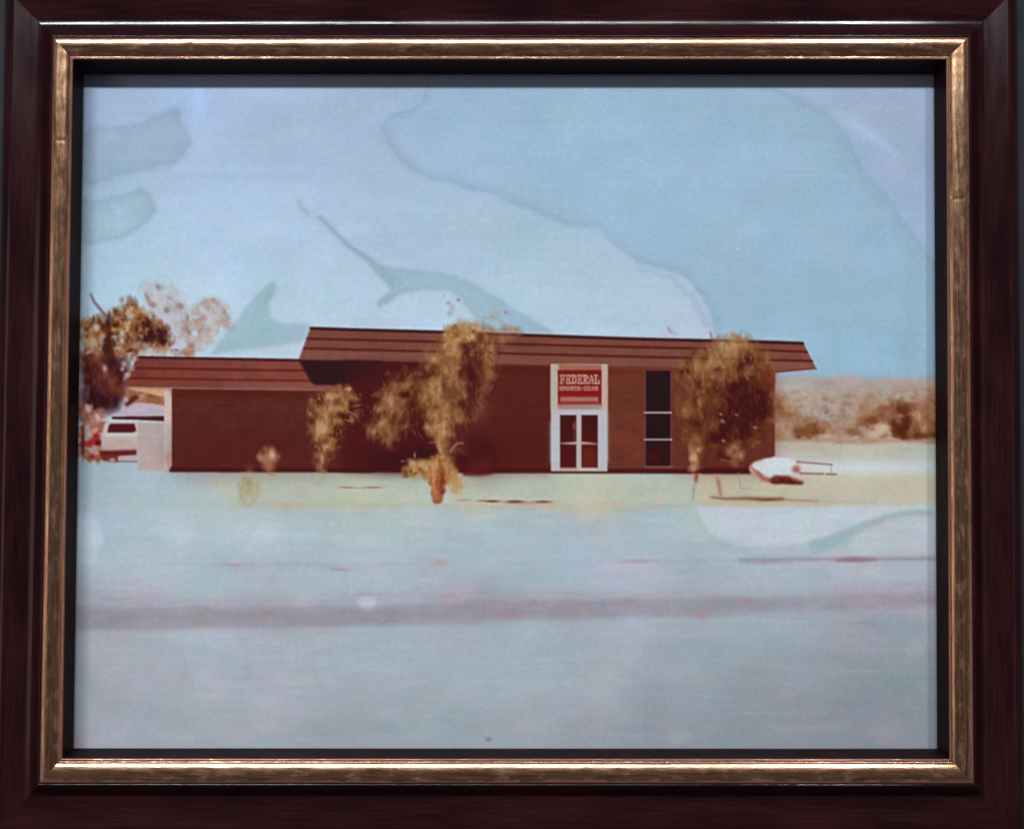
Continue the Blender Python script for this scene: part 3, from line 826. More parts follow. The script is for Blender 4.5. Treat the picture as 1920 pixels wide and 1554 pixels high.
# carport end and white post
foliage([(236, 726), (322, 729), (322, 768), (236, 784)], [(96, 46, 30), (136, 84, 60), (164, 114, 90), (186, 146, 126)], [(250, 750, 12, 14, -.2)], 1.0, 2.5, 1, 9, .2, (6, 7), .1)
line([(238, 758), (250, 748), (264, 739)], [6, 10, 8], (86, 32, 22), 2.5, .9)
spray([(262, 740), (308, 745), (308, 760), (255, 758)], 50, (2, 5), [(160, 106, 84), (146, 92, 62), (182, 140, 120)], (.4, .8))
dab(236, 748, 5, 6, 0, (196, 160, 150), .8, 1.5)
poly([(238, 726), (322, 729), (322, 742), (311, 745), (285, 739), (262, 733)], (204, 160, 128), 1.5, .95)
poly([(206, 780), (230, 768), (250, 756), (270, 755), (312, 762), (312, 782), (206, 782)], (184, 170, 186), 1.8, 1, mottle=.02)
line([(285, 758), (310, 766)], 3, (206, 190, 192), 2, .7)
poly([(210, 781), (309, 780), (309, 790), (270, 788), (210, 786)], (62, 16, 16), 1.2, .97)
spray([(150, 755), (196, 770), (196, 862), (150, 862)], 150, (2.5, 6), [(150, 96, 76), (186, 140, 130), (120, 60, 46), (170, 110, 96)], (.4, .8))
for x, y, rx, ry, an, c in [(164, 766, 6, 9, -.4, (206, 176, 172)), (183, 783, 5, 8, -.4, (206, 176, 164)), (162, 802, 5, 9, 0, (196, 156, 150)), (176, 808, 10, 5, -.7, (206, 140, 116)), (168, 832, 11, 7, 0, (168, 34, 48)),
                            (181, 818, 7, 7, .5, (146, 30, 30)), (184, 829, 8, 6, 0, (92, 12, 12)), (172, 826, 8, 5, -.6, (170, 40, 44)), (177, 842, 4, 8, -.3, (196, 136, 138)), (163, 850, 8, 8, 0, (160, 106, 86)),
                            (172, 856, 7, 6, 0, (126, 52, 36)), (155, 830, 4, 30, 0, (110, 46, 44))]:
    dab(x, y, rx, ry, an, c, .9, 1.6)
poly([(191, 842), (190, 818), (196, 796), (203, 789), (262, 788), (262, 845), (194, 845)], (200, 194, 192), 1.6, 1, grad=((178, 156, 150), 'y'))
poly([(198, 792), (262, 790), (262, 795), (200, 797)], (192, 182, 194), 1.5, .8)
rect(196, 812, 258, 818, (202, 204, 202), 2.5, .8)
rect(196, 824, 258, 832, (188, 176, 168), 3, .7)
dab(228, 827, 12, 3, 0, (166, 150, 144), .5)
rect(200, 832, 258, 842, (190, 162, 156), 3, .7)
poly([(204, 797), (208, 794), (252, 794), (256, 808), (250, 811), (201, 811)], (72, 30, 30), 1.4, 1, grad=((84, 18, 26), 'x'))
dab(255, 810, 4, 2, 0, (190, 180, 180), .7)
poly([(186, 845), (256, 843), (257, 853), (222, 855), (188, 855)], (98, 24, 22), 1.8, .95)
poly([(188, 853), (222, 853), (222, 866), (206, 866), (192, 862)], (96, 26, 24), 2, .85)
dab(210, 862, 6, 4, 0, (200, 158, 154), .8, 1.5)
poly([(222, 857), (258, 855), (258, 863), (222, 863)], (190, 160, 164), 1.4, .95)
line([(222, 865), (257, 865)], 2, (112, 78, 70), 1.3, .85)
rect(258, 791, 311, 882, (176, 166, 166), 1.6, 1, grad=((186, 162, 156), 'y'), mottle=.012)
for x in range(262, 308, 6):
    line([(x, 796), (x, 874)], 1.2, (164, 154, 156), 1.6, .35)
poly([(308, 733), (323, 733), (323, 880), (308, 880)], (206, 184, 176), 1.4, 1)
poly([(310, 795), (323, 795), (322, 850), (310, 850)], (174, 182, 180), 4, .75)
poly([(309, 850), (323, 846), (320, 884), (314, 884)], (176, 132, 128), 3, .6)

# --- left wing of the building
MAR = (90, 42, 37)
poly([(322, 728), (700, 733), (700, 885), (318, 884), (322, 872)], MAR, 1.3, 1, mottle=.055)
rect(324, 800, 640, 884, (78, 24, 24), 20, .45)
poly([(322, 729), (640, 733), (640, 746), (322, 742)], (80, 16, 8), 5, .6)
poly([(320, 876), (700, 878), (700, 886), (317, 885)], (62, 16, 12), 1.8, .75)
for yq in np.arange(738, 880, 4.2):
    line([(326, yq), (700, yq + .8)], 1.0, (112, 56, 48), .9, .16 + .12 * rnd.random())
    line([(326, yq + 2.1), (700, yq + 2.9)], 1.2, (54, 18, 18), .9, .22 + .14 * rnd.random())
poly([(257, 668), (562, 673), (640, 674), (640, 732), (440, 729), (233, 725)], (118, 58, 52), 1.3, 1, grad=((132, 72, 62), 'x'), mottle=.04)
poly([(233, 712), (420, 714), (420, 729), (233, 725)], (124, 68, 46), 4, .6)
line([(257, 670), (420, 673), (562, 676)], 4.5, (58, 12, 18), 1.2, .97)
line([(250, 690), (420, 693), (575, 695)], 3.6, (92, 24, 14), 1.3, .95)
line([(243, 709), (420, 712), (590, 714)], 3.6, (98, 30, 14), 1.3, .95)
for x, y in [(258, 671), (251, 690), (243, 703), (236, 708)]:
    dab(x - 2, y, 4, 6, .3, (196, 160, 154), .55, 1.4)
poly([(420, 716), (620, 718), (620, 731), (420, 729)], (142, 88, 76), 3, .5)

# --- main building
poly([(640, 674), (1452, 690), (1452, 886), (900, 886), (640, 884)], (90, 37, 33), 1.3, 1, mottle=.05)
poly([(640, 674), (830, 678), (830, 886), (640, 884)], (70, 18, 24), 9, .75)
poly([(655, 676), (830, 680), (830, 760), (655, 800)], (64, 14, 22), 12, .6)
dab(740, 860, 60, 26, 0, (48, 12, 26), .7)
dab(905, 850, 42, 40, 0, (56, 12, 20), .7)
dab(720, 700, 60, 22, 0, (58, 12, 24), .6)
poly([(930, 686), (1034, 688), (1034, 884), (930, 884)], (94, 36, 28), 12, .6, grad=((80, 24, 22), 'y'))
poly([(1139, 688), (1452, 694), (1452, 886), (1139, 886)], (108, 54, 42), 2, 1, mottle=.045)
poly([(1262, 700), (1452, 700), (1452, 886), (1262, 886)], (96, 42, 36), 14, .5)
poly([(930, 684), (1034, 686), (1034, 698), (930, 696)], (84, 16, 6), 5, .7)
poly([(1139, 688), (1210, 690), (1210, 702), (1139, 700)], (96, 34, 20), 5, .6)
for yq in np.arange(692, 880, 4.2):
    for xa, xb, hi, lo_ in ((640, 1033, (110, 50, 42), (50, 14, 18)), (1140, 1209, (126, 70, 54), (72, 28, 20)), (1262, 1450, (114, 60, 48), (60, 22, 20))):
        line([(xa, yq), (xb, yq + .6)], 1.0, hi, .9, .16 + .12 * rnd.random())
        line([(xa, yq + 2.1), (xb, yq + 2.7)], 1.2, lo_, .9, .22 + .14 * rnd.random())
poly([(640, 877), (1290, 879), (1452, 880), (1452, 888), (900, 887), (640, 885)], (62, 14, 10), 1.8, .75)
poly([(868, 884), (922, 882), (930, 887), (905, 892), (868, 892)], (84, 26, 26), 2.2, .8)
poly([(884, 862), (920, 854), (922, 888), (876, 890)], (94, 32, 34), 5, .6)
# roof
TOPE = [(583, 613), (680, 616), (830, 620), (960, 625), (1200, 633), (1450, 639), (1505, 641)]
roof = TOPE + [(1530, 690), (1452, 698), (1452, 692), (1200, 687), (960, 683), (830, 679), (680, 676), (561, 673)]
poly(roof, (118, 71, 61), 1.2, 1, mottle=.05, grad=((122, 74, 63), 'x'))
poly([(575, 655), (960, 665), (1200, 670), (1500, 676), (1525, 690), (1452, 697), (960, 683), (561, 673)], (132, 85, 73), 4, .5)
poly([(583, 616), (960, 628), (1505, 643), (1510, 655), (960, 643), (578, 632)], (126, 66, 58), 3, .5)
for x in np.arange(586, 1500, 6.3):
    y = 613 + (x - 583) * .03
    line([(x, y + 5), (x - 1, y + 56)], 1.3, (92, 46, 40), 1.0, .16 + .12 * rnd.random())
for x in np.arange(262, 600, 6.3):
    line([(x, 674), (x - 2, 724)], 1.3, (84, 40, 38), 1.0, .14 + .1 * rnd.random())
for k in range(120):
    x = rnd.uniform(580, 1500)
    y = 613 + (x - 583) * .03
    c = rnd.choice([(156, 100, 88), (120, 60, 50)])
    line([(x, y + rnd.uniform(6, 40)), (x, y + rnd.uniform(30, 60))], 1.2, c, 1.4, .12)
line([(x, y + 3) for x, y in TOPE], 5.2, (48, 12, 26), 1.1, .97)
line([(576, 635), (680, 637.5), (830, 641), (960, 645), (1200, 651), (1450, 657), (1512, 660)], 4.4, (84, 26, 10), 1.2, .95)
line([(570, 653), (680, 656), (830, 659.5), (960, 663), (1200, 669), (1450, 675), (1522, 677)], 4.4, (86, 28, 12), 1.2, .95)
line([(561, 673), (583, 613)], 2, (140, 110, 116), 1.4, .6)
line([(1452, 698), (1490, 694), (1530, 691)], 2.4, (110, 32, 26), 1.2, .9)
# deep shade of the overhang over the wing's roof
poly([(560, 674), (720, 677), (668, 712), (650, 719), (625, 722), (592, 722), (583, 716), (574, 700), (566, 686)], (42, 9, 22), 2.2, .97)
poly([(640, 676), (830, 680), (830, 700), (700, 712), (655, 718)], (62, 14, 24), 6, .6)

# --- entrance
rect(1033, 683, 1139, 884, (186, 180, 182), 1.3, 1)
poly([(1033, 683), (1047, 683), (1047, 770), (1033, 770)], (182, 172, 156), 2, .9)
poly([(1128, 686), (1139, 686), (1139, 770), (1128, 770)], (192, 160, 146), 2, .8)
rect(1033, 790, 1050, 868, (180, 188, 194), 4, .8)
rect(1122, 770, 1139, 868, (180, 184, 192), 4, .8)
poly([(1047, 682), (1128, 684), (1128, 697), (1047, 695)], (158, 102, 80), 2, 1)
rect(1046, 694, 1128, 760, (126, 20, 18), 1.1, 1)
rect(1046, 694, 1127, 703, (120, 8, 2), 1.4, .8)
rect(1046, 758, 1128, 769, (160, 122, 116), 1.8, .95, grad=((150, 138, 132), 'x'))
rect(1036, 768, 1136, 777, (186, 180, 192), 1.6, .9)

FONT = {'F': ['11111', '01001', '01010', '01110', '01010', '01000', '11100'], 'E': ['11111', '01001', '01010', '01110', '01010', '01001', '11111'],
        'D': ['11110', '01011', '01001', '01001', '01001', '01011', '11110'], 'R': ['11110', '01011', '01001', '01110', '01100', '01010', '11011'],
        'A': ['00100', '00110', '01010', '01011', '01111', '10001', '11011'], 'L': ['11100', '01000', '01000', '01000', '01001', '01001', '11111'],
        'S': ['01111', '11001', '11000', '01110', '00011', '10011', '11110'], 'P': ['11110', '01011', '01001', '01110', '01000', '01000', '11100'],
        'O': ['01110', '11011', '10001', '10001', '10001', '11011', '01110'], 'T': ['11111', '10101', '00100', '00100', '00100', '00100', '01110'],
        'C': ['01111', '11001', '10000', '10000', '10000', '11001', '01111'], 'U': ['11011', '01001', '01001', '01001', '01001', '01011', '01110'],
        'B': ['11110', '01011', '01001', '01110', '01001', '01011', '11110'], ' ': ['00000'] * 7}


def write(s, x0, y0, x1, y1, col, a=.9, soft=.75):
    n = len(s)
    cw = (x1 - x0) / n
    px = cw * .92 / 5
    py = (y1 - y0) / 7
    for i, ch in enumerate(s):
        for r_, row in enumerate(FONT[ch]):
            for c_, b_ in enumerate(row):
                if b_ == '1':
                    X, Y = x0 + i * cw + c_ * px, y0 + r_ * py
                    rect(X, Y, X + px * 1.12, Y + py * 1.05, col, soft, a)


rect(1049, 703, 1125, 719, (150, 74, 66), 1.5, .5)
write('FEDERAL', 1049.5, 702.5, 1125, 720, (188, 150, 138), 1.0, .65)
rect(1048, 725, 1122, 732, (160, 96, 88), 1.6, .75)
write('SPORTS CLUB', 1048.5, 724, 1122, 732.5, (196, 154, 142), .8, .6)
rect(1046, 734, 1127, 743, (136, 26, 26), 1.6, .7)
# third line of the sign: too blurred in the print to read, a broken pale bar
rect(1050, 744, 1122, 753, (178, 118, 108), 1.6, .9, grad=((168, 128, 114), 'x'))
for k in range(13):
    x = 1052 + k * 5.4
    line([(x, 744.5), (x + rnd.uniform(-.6, .6), 752)], 1.1, (150, 76, 66), .9, rnd.uniform(.25, .6))
rect(1048, 754, 1126, 759, (148, 84, 78), 1.6, .6)
# doors
rect(1050, 778, 1081.5, 878, (60, 12, 12), 1.2, 1, grad=((86, 26, 20), 'y'))
rect(1089.5, 778, 1121, 878, (58, 10, 14), 1.2, 1, grad=((98, 40, 28), 'y'))
dab(1077, 798, 4, 8, 0, (140, 82, 74), .8, 1.5)
dab(1077, 815, 4, 12, 0, (116, 58, 48), .6, 1.4)
rect(1081, 776, 1089.5, 882, (184, 172, 170), 1.1, .9)
line([(1052, 831), (1068, 831), (1079, 830.5)], [1, 3.5, 5], (196, 172, 158), 1.3, .9)
line([(1091, 830.5), (1104, 831), (1119, 832)], [5, 3.5, 1], (196, 172, 158), 1.3, .9)
dab(1103, 850, 12, 16, 0, (110, 46, 30), .4)
rect(1050, 877, 1082, 882, (172, 140, 132), 1.3, .85)
rect(1088, 877, 1124, 882, (192, 174, 172), 1.2, .9)
line([(1034, 884.5), (1139, 885.5)], 2.6, (84, 26, 18), 1.3, .85)
# window
rect(1208, 690, 1261, 697, (116, 48, 46), 2, .7)
rect(1210.5, 695, 1258, 874, (34, 8, 26), 1.2, 1)
rect(1211, 828, 1257, 872, (56, 10, 20), 3, .6)
dab(1224, 856, 12, 8, .5, (90, 34, 30), .5)
line([(1210, 697), (1210, 874)], 1.6, (120, 70, 74), 1.2, .7)
line([(1258, 697), (1258, 874)], 1.6, (124, 76, 84), 1.2, .7)
line([(1209, 773.5), (1258, 773.5)], 3, (190, 162, 164), 1.0, .95)
line([(1209, 824), (1259, 824)], 3, (184, 150, 160), 1.0, .95)
line([(1209, 875), (1260, 875)], 3, (132, 82, 82), 1.3, .85)
line([(1212, 885), (1300, 886)], 3, (70, 16, 10), 1.4, .6)

# --- trees before the building
LT = [(170, 122, 76), (184, 138, 96), (156, 104, 60), (176, 128, 90)]
HI = [(196, 156, 122), (188, 146, 108), (204, 164, 130)]
MD = [(132, 80, 44), (120, 66, 36), (142, 92, 56)]


def droop(P, n, cols, a=(.3, .7), r=(1.2, 2.6), ln=(4, 13), lean=0.0):
    """hanging strands of fine leaf"""
    xs = [p[0] for p in P]
    ys = [p[1] for p in P]
    for _ in range(n):
        x, y = rnd.uniform(min(xs), max(xs)), rnd.uniform(min(ys), max(ys))
        if not inside(x, y, P):
            continue
        c = rnd.choice(cols)
        j = rnd.uniform(-16, 16)
        c = [min(255, max(0, v + j)) for v in c]
        q = rnd.uniform(*ln)
        dab(x, y, q, rnd.uniform(*r), 1.57 + lean + rnd.gauss(0, .45), c, rnd.uniform(*a), 1.2)


TR = [(72, 32, 20), (106, 64, 36), (138, 94, 56), (166, 122, 80), (190, 153, 116)]
# slim tree at the joint of the two wings
t1 = [(588, 745), (604, 732), (622, 724), (655, 720), (662, 732), (672, 748), (674, 768), (668, 784), (650, 800), (640, 816), (640, 832), (620, 848), (612, 885), (594, 885), (592, 850), (580, 820), (576, 795), (582, 765)]
foliage(t1, TR, [(640, 732, 22, 9, .15), (612, 765, 10, 22, .35), (602, 800, 14, 20, .3), (603, 850, 9, 24, .2), (606, 870, 6, 14, .2), (598, 745, 10, 10, -.35), (652, 765, 16, 16, -.18), (655, 795, 12, 12, -.4), (624, 815, 16, 4, -.7), (636, 832, 10, 6, -.3), (640, 812, 14, 18, -.3)],
        .8, 4, 7, 9, .2, (7, 6), .45)
droop([(590, 740), (660, 728), (668, 780), (640, 810), (610, 870), (590, 860)], 90, TR[2:], (.2, .45), ln=(3, 8))
dab(653, 729, 6, 4, 0, (200, 170, 122), .7, 1.2)
for x, y, rx, ry, an in [(668, 760, 10, 2, -.2), (660, 774, 11, 2, .4), (666, 746, 9, 2, .3), (655, 788, 8, 2, .2), (583, 750, 4, 4, 0), (580, 775, 5, 4, 0)]:
    dab(x, y, rx, ry, an, (158, 110, 88), .6)
dab(600, 880, 8, 5, .3, (176, 112, 92), .5)
foliage([(592, 886), (612, 886), (612, 912), (592, 912)], [(158, 158, 136), (176, 176, 156)], [], .35, 4, 3, 8, .3)
# small bushes left of it
b1 = [(484, 850), (500, 838), (518, 844), (526, 856), (514, 870), (510, 890), (490, 888), (490, 868)]
foliage(b1, [(120, 64, 44), (158, 106, 76), (184, 134, 104), (208, 166, 138)], [(510, 853, 9, 6, .4), (495, 846, 8, 6, -.15), (516, 872, 8, 8, -.3)], .8, 3.5, 4, 8, .16, (6, 6), .3)
dab(512, 889, 8, 3, 0, (186, 112, 84), .5)
b2 = [(452, 900), (464, 888), (482, 896), (488, 915), (480, 940), (460, 944), (450, 922)]
foliage(b2, [(146, 128, 88), (166, 150, 112), (182, 172, 144)], [(470, 938, 10, 6, .3)], .62, 5, 5, 8, .25, (7, 6), .4)
dab(468, 886, 8, 12, 0, (180, 140, 116), .4)
# big feathery tree
left = [(700, 760), (712, 720), (735, 700), (765, 696), (790, 712), (800, 745), (780, 780), (762, 800), (748, 832), (720, 836), (700, 812), (690, 795)]
foliage([(694, 745), (716, 722), (736, 700), (762, 694), (792, 704), (812, 740), (806, 780), (770, 790), (752, 812), (742, 838), (716, 838), (692, 818), (690, 795), (702, 775)], TR,
        [(728, 755, 18, 12, .25), (712, 800, 20, 14, .28), (722, 826, 12, 10, .1), (702, 809, 8, 4, .35), (704, 748, 8, 6, -.25), (775, 760, 22, 14, -.35), (760, 740, 12, 6, -.3), (785, 785, 24, 14, -.6), (750, 712, 20, 12, -.05), (745, 790, 16, 12, -.1)],
        .66, 7, 8, 10, .17, (8, 6), .5, lean=-.3)
main = [(792, 690), (806, 660), (828, 640), (836, 618), (850, 608), (870, 606), (895, 610), (912, 622), (925, 650), (926, 690), (918, 720), (900, 745), (882, 790), (866, 830), (858, 880), (846, 905), (818, 905),
        (812, 870), (806, 830), (800, 790), (788, 750), (782, 715)]
foliage([(786, 672), (800, 660), (822, 648), (828, 628), (838, 616), (852, 610), (872, 606), (896, 608), (914, 620), (940, 640), (935, 665), (926, 700), (918, 735), (900, 760), (882, 780), (866, 800), (820, 800), (800, 780), (785, 750), (790, 712), (782, 690)], TR,
        [(850, 640, 16, 26, .22), (810, 670, 26, 9, .22), (880, 612, 20, 8, .12), (845, 690, 16, 18, .1), (822, 735, 20, 20, .18), (856, 716, 8, 9, .35), (830, 770, 12, 16, .2), (888, 690, 14, 40, -.6), (874, 650, 8, 12, -.35), (900, 650, 20, 16, -.05), (862, 690, 9, 8, -.2),
         (800, 705, 12, 8, -.4), (812, 698, 8, 6, -.3), (880, 760, 14, 26, -.45), (905, 725, 9, 16, -.1), (838, 704, 8, 6, -.3), (795, 770, 10, 12, -.3)],
        .74, 5, 8, 9, .19, (8, 5.5), .48, lean=-.12)
foliage([(830, 622), (850, 610), (905, 608), (912, 628), (880, 640), (836, 640)], [(128, 78, 42), (160, 112, 66), (184, 142, 98), (210, 178, 140)], [(890, 616, 8, 4, .3)], .72, 3, 5, 7, .26, (5, 5), .5)
line([(846, 632), (852, 650), (856, 672)], [6, 10, 8], (160, 124, 54), 6, .4)
line([(884, 675), (896, 698), (908, 722), (917, 742)], [5, 8, 8, 3], (128, 76, 72), 4, .5)
line([(902, 690), (914, 712), (920, 735)], [2, 3, 2], (122, 68, 64), 2.5, .5)
dab(896, 772, 15, 16, .5, (128, 74, 64), .55)
line([(872, 652), (878, 690), (884, 720)], [4, 10, 10], (62, 14, 14), 6, .55)
dab(886, 705, 8, 14, .3, (60, 10, 12), .6)
dab(785, 815, 30, 22, 0, (62, 22, 32), .5)
dab(868, 735, 4, 13, -.5, (172, 122, 92), .6)
dab(859, 689, 5, 4, 0, (178, 128, 110), .6)
stemz = [(806, 775), (838, 768), (850, 800), (848, 820), (844, 840), (850, 870), (846, 900), (816, 905), (812, 870), (822, 840), (806, 815), (800, 800)]
foliage(stemz, TR[1:], [(822, 805, 12, 18, .15), (832, 790, 4, 30, .25), (845, 800, 6, 20, -.1), (828, 850, 8, 18, .1), (838, 860, 8, 12, -.35)], .86, 3, 5, 7, .18, (7, 5), .35)
line([(824, 818), (822, 838), (826, 848)], [2, 4, 4], (206, 166, 130), 2, .6)
line([(845, 845), (856, 832), (868, 830)], [4, 3, 1.5], (182, 130, 104), 1.8, .8)
line([(848, 845), (858, 842), (872, 852)], [5, 5, 2], (136, 80, 70), 4, .6)
line([(806, 830), (820, 828)], [2, 3], (168, 110, 110), 1.8, .7)
dab(815, 847, 7, 7, 0, (56, 12, 12), .7, 1.3)
dab(790, 850, 20, 16, 0, (40, 16, 24), .55)
dab(866, 862, 14, 14, 0, (50, 12, 18), .6)
foot = [(755, 880), (765, 862), (780, 858), (795, 866), (812, 852), (832, 850), (850, 870), (862, 885), (868, 900), (862, 925), (845, 915), (836, 905), (818, 912), (800, 900), (790, 892), (776, 900), (762, 895), (754, 893)]
foliage(foot, [(122, 74, 36), (158, 114, 68), (184, 148, 102), (202, 172, 134)], [(770, 868, 14, 8, .15), (800, 870, 12, 8, .15), (760, 886, 4, 9, -.5), (797, 896, 6, 14, -.4), (780, 887, 7, 4, -.4), (850, 876, 12, 12, -.6), (825, 890, 8, 16, .2), (810, 862, 6, 5, -.2)],
        .9, 2.4, 4, 7, .17, (6, 5), .3)
foliage([(846, 888), (866, 890), (872, 905), (864, 930), (840, 920)], [(168, 134, 98), (188, 168, 124), (200, 190, 156)], [(843, 922, 7, 5, -.6)], .7, 4, 4, 7, .22, (6, 5), .4)
dab(755, 864, 4, 2.5, 0, (120, 110, 150), .6)
dab(777, 853, 2.5, 6, 0, (178, 140, 116), .6)
line([(816, 880), (816, 900), (819, 922), (820, 938)], [14, 18, 15, 13], (160, 98, 58), 3, .7)
foliage([(808, 862), (836, 862), (838, 900), (828, 943), (813, 943), (806, 900)], [(120, 50, 26), (150, 76, 42), (176, 110, 70), (196, 144, 102)], [(830, 905, 5, 40, -.45), (813, 895, 6, 24, .3), (822, 870, 10, 14, .2)], .85, 1.8, 2.5, 6, .26, (10, 3.5), .35)
line([(822, 850), (826, 880), (829, 905)], [3, 4, 4], (110, 58, 32), 2.5, .6)
foliage([(800, 868), (850, 866), (858, 892), (840, 900), (830, 888), (815, 898), (800, 890)], [(140, 92, 50), (172, 130, 84), (196, 160, 118)], [], .5, 3, 4, 6, .3, (6, 4), .8)
dab(820, 940, 8, 2.5, 0, (150, 70, 54), .6, 1.3)
line([(863, 905), (865, 930)], 1.4, (176, 160, 128), 1.4, .5)
line([(782, 905), (781, 925)], 1.6, (176, 176, 156), 2.2, .4)
ring = [(690, 740), (740, 690), (800, 650), (830, 610), (905, 600), (935, 640), (930, 710), (900, 770), (870, 830), (850, 880), (800, 880), (790, 820), (740, 845), (690, 820)]
droop(ring, 260, [(150, 98, 62), (170, 122, 84), (126, 76, 48)], (.12, .34), r=(1.0, 1.8), ln=(3, 9))
droop([(870, 640), (925, 650), (920, 740), (880, 800), (862, 760)], 80, [(74, 26, 22), (96, 44, 34), (130, 80, 66)], (.2, .45), r=(1.2, 2.4), ln=(5, 12), lean=-.3)
droop([(572, 735), (680, 725), (684, 800), (650, 830), (600, 890), (580, 850)], 110, [(160, 112, 76), (184, 140, 106)], (.12, .34), r=(1.0, 1.8), ln=(3, 8))
# thin twigs against the sky
for x, y, rx, ry, c in [(832, 554, 3, 2, (156, 168, 172)), (840, 568, 4, 3, (146, 126, 140)), (847, 578, 6, 9, (162, 158, 172)), (843, 588, 5, 5, (150, 150, 164)), (859, 562, 3.5, 3, (150, 98, 120)), (924, 582, 7, 9, (164, 172, 172)), (922, 594, 6, 5, (160, 150, 144)), (934, 586, 6, 5, (166, 162, 158)),
                        (948, 585, 3.5, 3, (142, 108, 116)), (909, 595, 4, 3, (156, 154, 150)), (956, 590, 4, 2, (158, 166, 178)), (882, 598, 5, 2, (170, 164, 164)), (868, 590, 16, 12, (186, 204, 214)), (852, 600, 10, 8, (190, 204, 214))]:
    dab(x, y, rx, ry, rnd.uniform(-.5, .5), c, .65, 1.1)
line([(928, 596), (945, 606), (955, 614), (972, 618)], [2, 2, 3, 5], (160, 138, 120), 2, .6)
foliage([(915, 620), (950, 612), (985, 618), (978, 628), (950, 640), (915, 650)], [(136, 84, 54), (160, 108, 74), (186, 148, 112)], [], .42, 4, 4, 7, .3, (5, 6), .6)
dab(853, 611, 4, 4, 0, (142, 84, 60), .7, 1.2)
# tree on the right
RT = [(56, 16, 13), (80, 37, 25), (104, 61, 36), (132, 89, 52), (156, 116, 72), (180, 144, 102)]
upr = [(1274, 695), (1300, 665), (1335, 640), (1400, 634), (1425, 660), (1430, 690), (1390, 715), (1350, 720), (1340, 745), (1290, 745), (1272, 725)]
foliage([(1262, 700), (1280, 682), (1300, 668), (1322, 650), (1336, 636), (1364, 630), (1392, 628), (1412, 640), (1440, 662), (1448, 690), (1452, 730), (1458, 765), (1450, 800), (1424, 832), (1392, 846), (1384, 880), (1366, 866), (1340, 850), (1326, 872), (1300, 850), (1282, 820),
         (1272, 780), (1268, 740)], RT,
        [(1370, 648, 36, 18, .38), (1345, 680, 26, 18, .25), (1300, 688, 30, 14, .15), (1300, 725, 24, 22, .08), (1340, 720, 18, 16, .12), (1388, 683, 10, 12, -.4), (1404, 672, 7, 14, -.35), (1282, 697, 12, 6, -.4), (1311, 716, 8, 10, -.25), (1345, 692, 6, 5, -.3), (1296, 770, 20, 16, .1),
         (1304, 792, 14, 10, -.25), (1390, 765, 50, 44, -.5), (1420, 740, 24, 40, -.25), (1360, 820, 40, 26, -.3), (1415, 655, 16, 12, .1), (1378, 725, 20, 12, -.2), (1400, 700, 12, 10, .25)],
        .72, 6, 8, 9, .13, (9, 6), .42, lean=.08)
droop([(1280, 690), (1340, 640), (1400, 640), (1430, 700), (1340, 730), (1290, 740)], 110, RT[3:], (.2, .45), ln=(3, 9))
droop([(1350, 730), (1440, 720), (1445, 790), (1380, 830), (1330, 800)], 90, RT[:3], (.2, .45), ln=(4, 10))
foliage([(1428, 693), (1451, 697), (1451, 722), (1430, 715)], [(108, 38, 26), (132, 54, 34)], [], .5, 4, 2, 7, .2, (8, 6), .2)
dab(1320, 805, 5, 22, .1, (122, 70, 52), .4)
for x, y, rx, ry in [(1351, 776, 3.5, 2.5), (1354, 789, 5, 4), (1416, 801, 4, 3), (1380, 777, 3, 2), (1356, 826, 4, 3)]:
    dab(x, y, rx, ry, .5, (168, 118, 116), .7, 1.2)
lo1 = [(1298, 822), (1308, 818), (1314, 850), (1312, 880), (1305, 890), (1296, 882), (1290, 855)]
foliage(lo1, [(132, 78, 50), (168, 116, 82), (194, 152, 116), (208, 176, 140)], [(1298, 850, 7, 18, .1), (1309, 832, 4, 5, -.7), (1304, 872, 4, 14, .2)], .8, 3, 4, 7, .2, (8, 4), .35)
dab(1317, 852, 4, 12, 0, (104, 50, 28), .5)
lo2 = [(1362, 835), (1390, 828), (1392, 850), (1386, 880), (1378, 880), (1370, 860)]
poly([(1325, 855), (1372, 850), (1376, 882), (1325, 884)], (92, 36, 30), 5, .45)
foliage(lo2, [(116, 62, 44), (150, 98, 70), (178, 132, 100), (194, 156, 122)], [(1383, 850, 7, 14, .3)], .68, 3.5, 4, 7, .18, (8, 4), .35)
dab(1352, 848, 9, 12, .3, (62, 14, 12), .6)
dab(1362, 858, 11, 4, .2, (60, 12, 10), .6)
line([(1352, 862), (1366, 864)], 3, (134, 84, 76), 2.5, .6)
poly([(1318, 876), (1408, 876), (1408, 888), (1318, 888)], (60, 12, 8), 2.6, .55)
foliage([(1448, 726), (1464, 738), (1482, 756), (1502, 782), (1490, 796), (1470, 784), (1448, 790)], [(122, 72, 46), (152, 108, 74), (180, 146, 116)], [(1468, 760, 12, 8, -.3)], .5, 4, 5, 8, .25, (6, 7), .5, lean=.4)
dab(1255, 619, 4, 6, -.5, (172, 146, 158), .7, 1.2)
line([(1252, 614), (1258, 622), (1268, 626)], [3, 4, 4], (176, 150, 162), 2, .5)
dab(1245, 627, 12, 4, 0, (196, 184, 196), .6)
line([(1332, 624), (1335, 636), (1342, 648)], [3, 4, 4], (128, 88, 72), 1.8, .7)
dab(1385, 632, 5, 4, .5, (156, 96, 62), .7, 1.2)
